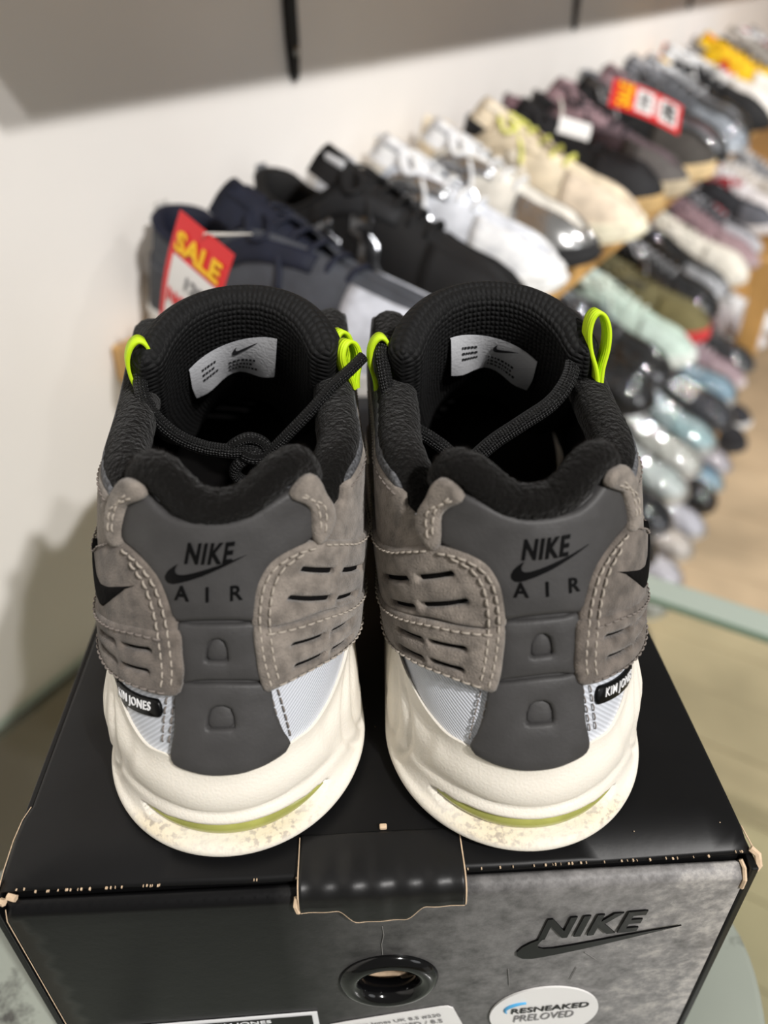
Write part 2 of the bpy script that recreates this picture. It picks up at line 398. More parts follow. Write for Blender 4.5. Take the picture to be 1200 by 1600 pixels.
# overhead wall shelf (its brackets hang into the picture, its shadow lies on the wall)
sh = wbox('wall_shelf', .275, 4.6, WALL_N + .001, WALL_N + .25, .335, .36, M['pine'], None, .002)
tag(sh, 'long pine wall shelf carried on black brackets above the rack of shoes', 'shelf')
for i, s in enumerate((.69, 1.47, 2.25, 3.03)):
    br = empty('shelf_bracket', W(s, WALL_N, .335), WROT)
    pl = [(-.0085, .0), (.0085, .0), (.0075, -.155), (.0045, -.185), (0, -.19), (-.0045, -.185), (-.0075, -.155)]
    V = [(x, -y, z) for y in (0.001, .007) for x, z in pl]; nn = len(pl)
    Fc = [tuple(range(nn)), tuple(range(nn, 2 * nn))[::-1]] + [(a, (a + 1) % nn, (a + 1) % nn + nn, a + nn) for a in range(nn)]
    fix_normals(mesh_obj('wall_plate', V, Fc, M['black_steel'], br, smooth=False))
    box('arm', -.008, .008, -.235, -.006, -.012, -.0005, M['black_steel'], br, .002)
    Vs, Fs, _ = tube_geo([(0, -.007, -.165), (0, -.0095, -.165)], .0042, 12); mesh_obj('screw', Vs, Fs, M['screw'], br)
    tag(br, ['black pointed steel bracket on the white wall above the black sneakers', 'black bracket at the top edge above the grey tagged sneakers', 'third black bracket along the wall beyond the picture top', 'fourth black bracket far along the wall beyond the picture top'][i], 'bracket')

# clear glass counter shelf against the wall
def extrude_poly(pts, z0, z1):
    n = len(pts); V = [(p[0], p[1], z0) for p in pts] + [(p[0], p[1], z1) for p in pts]
    return V, [tuple(range(n))[::-1], tuple(range(n, 2 * n))] + [(i, (i + 1) % n, (i + 1) % n + n, i + n) for i in range(n)]
gs = empty('glass_shelf', W(.0, WALL_N, -.312), 0)
tag(gs, 'clear green-edged glass counter shelf under the plinth with the shoe box', 'shelf')
def wl_pts(l, z): return [W(s, n, z) - gs.location for s, n in l]
V, Fc = box_geo(-1.2, .655, WALL_N + .002, .75, -.312, -.300)
fix_normals(mesh_obj('pane', [W(v.x, v.y, v.z) - gs.location for v in V], Fc, M['glass'], gs, smooth=False))
V, Fc = box_geo(.6555, .690, WALL_N + .002, .75, -.312, -.300, .003)
fix_normals(mesh_obj('polished_edge', [W(v.x, v.y, v.z) - gs.location for v in V], Fc, M['glass_edge'], gs, smooth=False))
for nn in (WALL_N + .03, .70):
    V, Fc = box_geo(.60, .63, nn - .012, nn + .012, FLOOR_Z, -.3125, .002)
    fix_normals(mesh_obj('leg', [W(v.x, v.y, v.z) - gs.location for v in V], Fc, M['black_steel'], gs, smooth=False))
    V, Fc = box_geo(-1.15, -1.12, nn - .012, nn + .012, FLOOR_Z, -.3125, .002)
    fix_normals(mesh_obj('leg', [W(v.x, v.y, v.z) - gs.location for v in V], Fc, M['black_steel'], gs, smooth=False))
# plinth with rounded green glass top, carries the shoe box
px = empty('glass_plinth', (0, .15, -.300)); tag(px, 'round-cornered frosted green glass plinth under the black shoe box', 'plinth')
BH = .128
outline = [(.135, .085), (.153, .125), (.1615, .158), (.160, .183), (.149, .2), (.125, .213), (.102, .24), (.098, .34), (.09, .43), (0, .445), (-.09, .43), (-.1, .34), (-.112, .30), (-.150, .262), (-.196, .212), (-.235, .16), (-.262, .10), (-.26, .03), (-.2, -.02), (-.1, -.03), (.02, 0), (.09, .03)]
ol = smooth_loop(outline, .008)
bmv = []
V2, F2, D2 = cdt_fill(ol, (), .02, (.0015, .004))
top = [(x, y - .15, .300 - BH - .001 - .004 * (1 - sqrt(max(0, 1 - (1 - min(1, d / .004)) ** 2)))) for (x, y), d in zip(V2, D2)]
nv = len(V2); bot = [(x, y - .15, .300 - BH - .013) for x, y in V2]
cnt = {}
for t in F2:
    for i in range(3): cnt[(t[i], t[(i + 1) % 3])] = 1
sk = [(b, a, a + nv, b + nv) for (a, b) in cnt if (b, a) not in cnt]
mesh_obj('top_plate', top + bot, list(F2) + [tuple(i + nv for i in t)[::-1] for t in F2] + sk, M['plinth'], px)
box('pedestal', -.07, .07, -.05, .22, 0, .300 - BH - .0132, M['plinth'], px, .004)

# shoe rack: pine shelves one above the other, uprights behind
rack = empty('shoe_rack', W(.405, WALL_N + .002, FLOOR_Z), 0); tag(rack, 'tiered honey pine shoe rack along the white wall packed with sneakers', 'rack')
def rk(name, *a, bev=.003):
    V, Fc = box_geo(*a, bev); return fix_normals(mesh_obj(name, [W(v.x, v.y, v.z) - rack.location for v in V], Fc, M['pine'], rack, smooth=False))
ROWZ = [-.025, -.315, -.605, -.905]; ROWS0 = [.405, .80, .95, 1.0]; ROWN = [-.266, -.285, -.25, -.235]; ROWH = [-.516, -.490, -.440, -.425]
for z, s0, n1 in zip(ROWZ, ROWS0, ROWN): rk('shelf_board', s0, 4.4, WALL_N + .004, n1, z - .034, z)
for s in (.97, 2.06, 3.2): pass
for s in (2.06, 3.2):      # slim posts at the front of the lower shelves, at the wall under the top one
    for (za, zb, n0, n1) in ((FLOOR_Z, ROWZ[3] - .035, -.30, -.25), (ROWZ[3] + .0005, ROWZ[2] - .0345, -.245, -.20), (ROWZ[2] + .0005, ROWZ[1] - .0345, -.215, -.165), (ROWZ[1] + .0005, ROWZ[0] - .0345, WALL_N + .004, WALL_N + .012)):
        rk('upright', s, s + .03, n0, n1, za, zb, bev=.002)
for s in (.93,):
    for (za, zb) in ((FLOOR_Z, ROWZ[3] - .035), (ROWZ[3] + .0005, ROWZ[2] - .0345), (ROWZ[2] + .0005, ROWZ[1] - .0345), (ROWZ[1] + .0005, ROWZ[0] - .0345)):
        rk('upright', s, s + .028, WALL_N + .004, WALL_N + .06, za, zb, bev=.002)

# ------------------------------------------------------------------ the shoe box
BX = empty('shoe_box', (-.1221, .1306, 0), .0378)
tag(BX, 'scuffed black card shoe box carrying the two taupe sneakers on its lid', 'box')
BW, BD = .2400, .335
# lid: one board with a small torn jag at its front left, its front edge rounded over
lid_o = [(-.0012, .001), (.08, -.0002), (.16, -.0002), (.2395, .001), (.2406, .01), (.2402, .1), (.24, BD), (0, BD), (-.0002, .1), (-.0004, .0305), (-.0018, .0255), (-.0022, .018), (-.0018, .008)]
lo = resample(lid_o, .006); V2, F2, D2 = cdt_fill(lo, (), .016, (.0007, .0018))
def lidz(x, y, d):
    e = 1 - min(1, d / .0018); return -.0016 * (1 - sqrt(max(0, 1 - e * e))) - .0004 * sstep(.03, 0, y) + .0003 * sin(x * 60) * sstep(.1, 0, y)
nv = len(V2); cnt = {}
for t in F2:
    for i in range(3): cnt[(t[i], t[(i + 1) % 3])] = 1
V = [(x, y, lidz(x, y, d) - .0002) for (x, y), d in zip(V2, D2)] + [(x, y, -.0028) for x, y in V2]
mesh_obj('lid', V, list(F2) + [tuple(i + nv for i in t)[::-1] for t in F2] + [(b, a, a + nv, b + nv) for (a, b) in cnt if (b, a) not in cnt], M['board'], BX)
box('lid_flap', .004, .236, .0011, .0026, -.022, -.003, M['board'], BX)
# front panel: double board with a rounded top edge and a round grommet hole
FX0, FX1, FY, FZ = .0010, .2372, -.0042, -.0045
HC = (.121, -.0625)
def front_panel():
    out = resample([(FX0, -BH), (FX1, -BH), (FX1, FZ), (FX0, FZ)], .004)
    hole = [(HC[0] + .0112 * cos(2 * pi * i / 40), HC[1] + .0112 * sin(2 * pi * i / 40)) for i in range(40)][::-1]
    v, f, d = cdt_fill(out, [hole], .007, None)
    # extra rows close to the top so that the edge can roll back
    def y_at(x, z):
        t = max(0, (z - (FZ - .0042)) / .0042); bow = .0006 * sin((x - FX0) / (FX1 - FX0) * pi) * sstep(-.11, -.02, z)
        return FY - bow + .0034 * (1 - sqrt(max(0, 1 - t * t)))
    out2 = out + []
    rows = [(x, z) for z in (FZ - .0004, FZ - .001, FZ - .002, FZ - .0032, FZ - .0042) for x in [FX0 + .002 + i * .004 for i in range(58)]]
    pts = [Vector(p) for p in out] + [Vector(p) for p in hole] + [Vector(p) for p, dd in zip(v, d) if dd > 1e-6 and p[1] < FZ - .006] + [Vector(p) for p in rows]
    n1, n2 = len(out), len(hole)
    ed = [(i, (i + 1) % n1) for i in range(n1)] + [(n1 + i, n1 + (i + 1) % n2) for i in range(n2)]
    v, e, f, *_ = delaunay_2d_cdt(pts, ed, [], 1, 1e-9)
    f = [tuple(t) for t in f if not in_poly((sum(v[i].x for i in t) / 3, sum(v[i].y for i in t) / 3), hole)]
    n = len(v); cnt = {}
    for t in f:
        for i in range(3): cnt[(t[i], t[(i + 1) % 3])] = 1
    V = [(p.x, y_at(p.x, p.y), p.y) for p in v] + [(p.x, .0004, min(p.y, FZ - .0005)) for p in v]
    return mesh_obj('front_panel', V, f + [tuple(i + n for i in t)[::-1] for t in f] + [(b, a, a + n, b + n) for (a, b) in cnt if (b, a) not in cnt], M['worn'], BX)
fix_normals(front_panel())
box('back_panel', 0, BW, BD - .004, BD - .0005, -BH, -.003, M['board'], BX)
box('bottom_panel', .001, BW - .001, .0006, BD - .0045, -BH, -BH + .002, M['board'], BX)
for x0, x1 in ((-.0032, -.0008), (.2384, .2410)):
    box('side_panel', x0, x1, -.0040, BD - .001, -BH, -.0032, M['board'], BX, .0006)
# raw grey-brown board showing at the torn corners and along the lid's left edge
def strip(name, pts, r, m, parent, flat=1.): V, Fc, UV = tube_geo(pts, r, 6, flat); return mesh_obj(name, V, Fc, m, parent, smooth=False)
strip('torn_edge', [(-.0006, .0305, -.0010), (-.0020, .0255, -.0010), (-.0025, .018, -.0011), (-.0021, .008, -.0012), (-.0016, .002, -.0014)], .00014, M['board_edge'], BX)
strip('torn_edge', [(-.0030, .0045, -.0014), (-.0034, .0018, -.0030), (-.0018, -.0006, -.0042), (.0006, -.0016, -.0040)], .0012, M['board_edge'], BX)
strip('torn_edge', [(.0012, .0002, -.0034), (.0040, -.0006, -.0036)], .0012, M['board_edge'], BX)
strip('torn_edge', [(.0010, -.0030, -.0055), (.0009, -.0046, -.0095), (.0009, -.0046, -.02), (.0009, -.0046, -.06), (.0009, -.0046, -.125)], .00014, M['board_edge'], BX)
strip('torn_edge', [(.2404, .010, -.0012), (.2408, .004, -.0012), (.2412, .0012, -.0016)], .0003, M['board_edge'], BX)
strip('torn_edge', [(.2400, .0020, -.0012), (.2418, .0002, -.0020), (.2416, -.0022, -.0040), (.2402, -.0030, -.0048)], .0012, M['board_edge'], BX)
strip('torn_edge', [(.2364, -.0002, -.0036), (.2372, -.0022, -.0052), (.2373, -.0044, -.0085), (.2373, -.0045, -.013)], .0007, M['board_edge'], BX)
# little flecks of bare board along the lid's front fold
fl_v = []
for i in range(60):
    x = random.choice([random.uniform(.004, .05), random.uniform(.15, .237), random.uniform(.0, .24)]); l = random.uniform(.0001, .0005)
    y = -.0002 + (.0010 if x < .01 or x > .234 else 0); hh_ = random.uniform(.0001, .0006); Vs, Fs = box_geo(x, x + l, y - .0003, y + .0004, -.0008 - hh_, -.0007 + random.uniform(-.0003, .0001)); fl_v.append((Vs, Fs))
for i in range(26):
    x, y = random.uniform(.0, .24), random.uniform(.0, .1); l = random.uniform(.0001, .0003); fl_v.append(box_geo(x, x + l, y, y + l, -.0003, -.0001))
o = mesh_obj('fold_fleck', *merge(fl_v), M['board_edge'], BX, smooth=False); o['kind'] = 'stuff'
# lid tab: creased strip laid over the front edge, cut end with a round bulge
TX0, TX1 = .0934, .1456
prof = [(.0135, .0000), (.0128, .0003), (.008, .0005), (.003, .0008), (-.001, .0009), (-.0042, .0002), (-.0062, -.0022), (-.0069, -.0055)]
def tab_len(x): return -.0088 - .0072 * sstep(.105, .1115, x) * sstep(.1335, .1265, x)
rows = []; nx = 60
for i in range(nx + 1):
    x = TX0 + (TX1 - TX0) * i / nx; zb = tab_len(x); col = [(y, z) for y, z in prof] + [(-.0071, -.0055 + (zb + .0055) * t) for t in (.33, .66, 1)]
    wob = .00022 * sin(x * 700) * 1 + .0002 * sin(x * 230 + 1)
    rows.append([(x, y - wob * sstep(.006, -.004, y), z + wob * sstep(.012, -.002, y)) for y, z in [(p.y, p.x) for p in catmull([(z, y, 0) for y, z in col], 3)]])
nr = len(rows[0]); V = [p for r in rows for p in r]; Fc = [(i * nr + j, i * nr + j + 1, (i + 1) * nr + j + 1, (i + 1) * nr + j) for i in range(nx) for j in range(nr - 1)]
tb = mesh_obj('lid_tab', V, Fc, mat('creased_black_board', rgb(16, 16, 17), .44, bump=.12, bscale=260), BX); fix_normals(tb)
so = tb.modifiers.new('thick', 'SOLIDIFY'); so.thickness = .0007; so.offset = 0
strip('cut_edge', [Vector(r[-1]) + Vector((0, 0, -.0002)) for r in rows], .0004, M['board_edge'], BX, 1)
strip('cut_edge', [Vector(p) + Vector((-.0003, 0, 0)) for p in rows[0][3:]], .00022, M['board_edge'], BX)
strip('cut_edge', [Vector(p) + Vector((.0003, 0, 0)) for p in rows[-1][3:]], .00028, M['board_edge'], BX)
strip('torn_edge', [(.0926, -.0052, -.0035), (.0921, -.0064, -.006), (.0929, -.0070, -.0088)], .0009, M['board_edge'], BX)
box('paper_crumb', .1195, .1220, .0142, .0160, .0000, .0016, M['board_edge'], BX, .0005)
# crease line left by the tab's fold across the lid
strip('fold_line', [(.0945, .0139, -.0003), (.12, .0143, -.0002), (.144, .0138, -.0004)], .0004, M['board'], BX)
# grommet and the raw card ring behind it
def ring_geo(cx, cz, prof, seg=48):
    V = []; n = len(prof)
    for i in range(seg):
        a = 2 * pi * i / seg
        for r, y in prof: V.append((cx + r * cos(a), y, cz + r * sin(a)))
    return V, [(i * n + j, i * n + (j + 1) % n, ((i + 1) % seg) * n + (j + 1) % n, ((i + 1) % seg) * n + j) for i in range(seg) for j in range(n)]
gp = [(.0180, FY - .0006), (.0174, FY - .0018), (.0158, FY - .0032), (.0138, FY - .0037), (.0118, FY - .0030), (.0106, FY - .0012), (.0104, FY + .002), (.0104, FY + .0045), (.0116, FY + .0045), (.0114, FY + .0005), (.0178, FY - .0001)]
fix_normals(mesh_obj('grommet', *ring_geo(HC[0], HC[1], gp), M['gloss_plastic'], BX))
fix_normals(mesh_obj('hole_lining', *ring_geo(HC[0] - .0030, HC[1] - .0048, [(.0086, .0008), (.0086, .0050), (.0125, .0050), (.0125, .0008)]), M['board_edge'], BX))
# lettering and stickers on the front panel
def front_map(x0, z0, sx, sz, tilt=0, y=FY - .0002):
    ct, st = cos(tilt), sin(tilt)
    def f(x, yy, off): X, Z = x * sx, yy * sz; return (x0 + X * ct - Z * st, y - .0005 - off, z0 + X * st + Z * ct)
    return f
sv, sf = swoosh_geo(); bt = .15
t1 = relief(sv, sf, front_map(.1659, -.0520, .0560, .0167, .02), .0005)
v, f = text_geo('NIKE', .28, .030, 1.14); wmax = max(p[0] for p in v)
t2 = relief(v, f, front_map(.1726, -.0388, .0365 / wmax, .0132, .075), .0005)
fix_normals(mesh_obj('embossed_logo', *merge([t1, t2]), M['gloss_black'], BX, smooth=False))
def flat_text(name, s, x0, z0, h, m, parent, width=None, tilt=0, shear=0, bold=0, y=FY - .0012, space=1):
    v, f = text_geo(s, shear, bold, space); w = max(p[0] for p in v); sx = width / w if width else h
    return fix_normals(mesh_obj(name, *relief(v, f, front_map(x0, z0, sx, h, tilt, y), .00012), m, parent, smooth=False))
def front_poly(name, pts, y0, y1, m):
    n = len(pts); V = [(x, y0, z) for x, z in pts] + [(x, y1, z) for x, z in pts]
    return fix_normals(mesh_obj(name, V, [tuple(range(n)), tuple(range(n, 2 * n))[::-1]] + [(i, (i + 1) % n, (i + 1) % n + n, i + n) for i in range(n)], m, BX, smooth=False))
OC = (.1808, -.0968); stk = front_poly('round_sticker', [(OC[0] + .0211 * cos(2 * pi * i / 64), OC[1] + .0213 * sin(2 * pi * i / 64)) for i in range(64)], FY - .0003, FY - .0010, M['paper'])
flat_text('shop_name', 'RESNEAKED', OC[0] - .0130, OC[1] + .0016, .0042, M['ink'], stk, .0300, .09, .12, .012, FY - .0008)
flat_text('sticker_word', 'PRELOVED', OC[0] - .0115, OC[1] - .0057, .0056, M['ink_grey'], stk, .0235, .09, .2, 0, FY - .0008)
arc = [(OC[0] - .0075 + .0080 * cos(a), FY - .0011, OC[1] + .0045 + .0056 * sin(a)) for a in [radians(205 - i * 7) for i in range(17)]]
tube('blue_arc', arc, lambda t: .0003 + .0005 * sin(min(1, t * 1.1) * pi / 1.25), M['blue_ink'], stk, seg=6)
lbl = front_poly('product_label', [(.0150, -.126), (.0945, -.126), (.0938, -.0853), (.0150, -.0893)], FY - .0003, FY - .0008, M['white_print'])
fix_normals(mesh_obj('label_field', [(.0165, FY - .0011, -.1255), (.0925, FY - .0011, -.1255), (.0918, FY - .0011, -.0868), (.0165, FY - .0011, -.0907)], [(0, 1, 2, 3)], M['gloss_black'], lbl, smooth=False))
flat_text('label_text', 'AIR MAX 95 SE / KIM JONES', .0195, -.0938, .0030, M['white_print'], lbl, .0570, .05, 0, .006, FY - .0009)
wl_ = front_poly('price_sticker', [(.1000, -.126), (.1530, -.123), (.1500, -.1055), (.1452, -.0885), (.1432, -.0868), (.1400, -.0870), (.1040, -.0955), (.0980, -.0972)], FY - .0003, FY - .0009, M['paper'])
flat_text('sticker_text', 'Kim Jones UK 8.5 #220', .1078, -.0995, .0030, M['ink_grey'], wl_, .0335, .16, 0, 0, FY - .0008)
flat_text('sticker_text', 'RESNEAKED / 8.5', .1125, -.1035, .0030, M['ink_grey'], wl_, .0295, .16, 0, 0, FY - .0008)
for i, w_ in enumerate((.0006, .0011, .0005, .0014, .0006, .0006, .0012, .0005, .001)):
    x = .128 + i * .0019; z = -.1035 + (x - .128) * .16
    fix_normals(mesh_obj('barcode_bar', [(x, FY - .0011, z - .012), (x + w_, FY - .0011, z - .012), (x + w_, FY - .0011, z - .0015), (x, FY - .0011, z - .0015)], [(0, 1, 2, 3)], M['ink'], wl_, smooth=False))
# hair crack above the grommet, pale scratches on the scuffed end
for pts in ([(.1192, FY - .0008, -.0245), (.1196, FY - .0009, -.030), (.1188, FY - .0009, -.036), (.1190, FY - .0008, -.0435)],
            [(.1905, FY - .0006, -.0505), (.1955, FY - .0006, -.0565)], [(.1890, FY - .0006, -.0615), (.1878, FY - .0006, -.071)], [(.1640, FY - .0006, -.060), (.1655, FY - .0006, -.073)]):
    strip('scratch', pts, .00016, mat('scratch_grey', rgb(120, 118, 116), .7), BX)

# ------------------------------------------------------------------ the two worn sneakers on the lid
# heel surface of the upper: u = 0 at the heel centre, |u| <= 1 round the heel, beyond that along the sides
hB = Spl([(.030, .0085), (.038, .0115), (.061, .0226), (.078, .0287), (.099, .0367), (.109, .040), (.120, .0415), (.135, .042)])
hA = Spl([(.030, .0385), (.045, .0415), (.061, .0435), (.078, .0445), (.099, .044), (.112, .042), (.128, .039)])
hC = Spl([(.030, .046), (.061, .046), (.09, .044), (.128, .042)])
def S(u, z):
    a = hA(z) * (1 - .0394 - .0161 * (z - .075) / .04); w = abs(u); th = min(w, 1) * pi / 2
    return Vector(((1 if u >= 0 else -1) * (a * sin(th) + .0025 * sstep(1.2, 2.6, w)), hB(z) + hC(z) * (1 - cos(th)) + max(0, w - 1) * .05, z))
def Soff(u, z, d):
    e = .01; du = S(u + e, z) - S(u - e, z); dz = S(u, z + .001) - S(u, z - .001); n = du.cross(dz).normalized()
    return S(u, z) + n * d
UL = .064      # metres of arc per unit of u, near enough for laying out panels
zTop = Spl([(0, .1085), (.1, .109), (.2, .112), (.3, .1165), (.4, .118), (.45, .1125), (.50, .1035), (.56, .1000), (.62, .1030), (.8, .1085), (1.2, .112), (1.8, .114), (2.3, .119), (2.6, .121)])
def edge_drop(d, thick, r=.0016):
    e = 1 - min(1, d / r); return thick * sqrt(max(0, 1 - e * e))
class Shoe:
    def __init__(s, loc, yaw, lean, sx, label):
        s.lean, s.sx = lean, sx; s.root = empty('sneaker', loc, yaw); tag(s.root, label, 'sneaker', 'pair of worn sneakers on the shoe box')
    def X(s, p):
        return (s.sx * (p[0] + s.lean * (max(p[2], .03) - .03)), p[1], p[2])
    def mk(s, name, V, Fc, m, parent=None, uv=None, smooth=True):
        if s.sx < 0: Fc = [tuple(f)[::-1] for f in Fc]
        return mesh_obj(name, [s.X(p) for p in V], Fc, m, parent or s.root, smooth, uv)
    def panel(s, name, outline, m, thick=.0016, base=0.0, holes=(), step=.0032, parent=None, r=.0014, sharp=False, ext=0):
        o2 = [(u * UL, z) for u, z in outline]; lp = smooth_loop(o2, .0017, sharp); hs = [smooth_loop([(u * UL, z) for u, z in h], .0007, True) for h in holes]
        V2, F2, D2 = cdt_fill(lp, hs, step, (r * .3, r * .95)); n = len(V2); cnt = {}
        for t in F2:
            for i in range(3): cnt[(t[i], t[(i + 1) % 3])] = 1
        V = [Soff(x / UL, y, base + thick * .25 + edge_drop(d, thick * .75, r)) for (x, y), d in zip(V2, D2)]
        Fc = list(F2); rim = {}
        for (a, b) in list(cnt):
            if (b, a) not in cnt:
                for q in (a, b):
                    if q not in rim: rim[q] = len(V); V.append(Soff(V2[q][0] / UL, V2[q][1], base - .0012)); V2.append(V2[q])
                Fc.append((b, a, rim[a], rim[b]))
        return s.mk(name, V, Fc, m, parent, uv=V2)
    def stitches(s, name, path, h, m, parent=None, pitch=.0029, length=.0022, r=.00034):
        P = resample([(v.x, v.y) for v in catmull([(u * UL, z, 0) for u, z in path], 6)], .0005, False); L_ = [0]
        for i in range(1, len(P)): L_.append(L_[-1] + (Vector(P[i]) - Vector(P[i - 1])).length)
        def at(d):
            i = min(max(bisect_right(L_, d) - 1, 0), len(P) - 2); t = (d - L_[i]) / max(1e-9, L_[i + 1] - L_[i]); return Vector(P[i]).lerp(Vector(P[i + 1]), t)
        parts = []; d = .0005
        while d + length < L_[-1]:
            pts = []
            for k, oh in ((0, -.0002), (.25, .0002), (.5, .0003), (.75, .0002), (1, -.0002)):
                q = at(d + length * k); pts.append(Soff(q.x / UL, q.y, h + oh))
            Vs, Fs, _ = tube_geo(pts, r, 5); parts.append((Vs, Fs)); d += pitch
        V, Fc = merge(parts); o = s.mk(name, V, Fc, m, parent); o['kind'] = 'stuff'; return o
    def lettering(s, name, V2, F2, uc, zc, sx, sz, h, m, parent=None, slope=0, base=0.0):
        """text centred at (uc, zc) of the left-hand layout; always reads the right way round"""
        xm = (min(p[0] for p in V2) + max(p[0] for p in V2)) / 2; ym = (min(p[1] for p in V2) + max(p[1] for p in V2)) / 2
        sg = s.sx
        def fm(x, y, off):
            X = (x - xm) * sx; return Soff(uc + sg * X / UL, zc + (y - ym) * sz + slope * X * 1, off + base)
        V, Fc = relief(V2, F2, fm, h); o = s.mk(name, V, Fc, m, parent, smooth=False); return fix_normals(o)

def sole_outline():
    Wd = Spl([(.05, .0462), (.10, .0458), (.15, .047), (.2, .0525), (.225, .0535)])
    U = []; P = []
    n = 150
    us = [-5.5 + 11 * i / 330 for i in range(330)]
    us = sorted(set([round(x, 4) for x in us] + [round(-1 + 2 * i / 120, 4) for i in range(121)]))
    for u in us:
        w = abs(u); sg = 1 if u >= 0 else -1
        if w <= 1: th = w * pi / 2; p = (sg * .0462 * sin(th), .0005 + .0495 * (1 - cos(th)))
        elif w <= 4.5: y = .05 + (w - 1) * .05; p = (sg * Wd(y), y)
        else: th = (w - 4.5) * pi / 2; p = (sg * .0535 * cos(th), .225 + .087 * sin(th))
        U.append(u); P.append(Vector((p[0], p[1])))
    Nn = []
    k = len(P)
    for i in range(k):
        d = P[(i + 1) % k] - P[i - 1]; nn = Vector((d.y, -d.x)).normalized(); Nn.append(nn)
    return U, P, Nn
SU, SP, SN = sole_outline()
zlL = Spl([(0, .0362), (.15, .0368), (.25, .0383), (.32, .0388), (.415, .0382), (.555, .0412), (.69, .0482), (.8, .0525), (1.2, .052), (2, .046), (3, .040), (4.5, .036), (5.5, .034)])
zlM = Spl([(0, .0362), (.15, .0366), (.285, .0372), (.36, .0376), (.44, .0372), (.57, .0392), (.73, .0440), (.9, .0485), (1.3, .049), (2, .045), (3, .040), (4.5, .036), (5.5, .034)])
# (height, inset) at the heel, from the rubber edge up to the lip
SPROF = [(.0026, .0026, .0026), (.0034, .0014, .0014), (.0042, .0009, .0008), (.0050, .0008, .0004), (.0058, .0010, .0004), (.0066, .0015, .0006), (.0071, .0022, .0009), (.0075, .0029, .0011), (.0080, .0036, .0012), (.0086, .0040, .0013), (.0093, .0044, .0013), (.0100, .0047, .0013), (.0107, .0050, .0013), (.0114, .0052, .0013), (.0121, .0054, .0012), (.0128, .0055, .0011), (.0134, .0056, .0010), (.0141, .0057, .0010), (.0150, .0058, .0010), (.0160, .0062, .0010), (.0170, .0068, .0010), (.0180, .0071, .0008), (.0190, .0070, .0005), (.0205, .0066, .0002), (.022, .0064, .0000), (.024, .0065, .0002), (.026, .0068, .0006), (.028, .0072, .0012), (.030, .0077, .0021), (.032, .0083, .0034), (.0337, .0089, .0046), (.0350, .0094, .0054), (.0360, .0098, .0060), (.0362, .0106, .0068), (.0340, .0150, .0120)]
def sole_pt(i, z, ins):
    p = SP[i] - SN[i] * ins; return Vector((p.x, p.y, z))
def win_mask(u): return max(0, 1 - (abs(u - .01) / .53) ** 2.4)
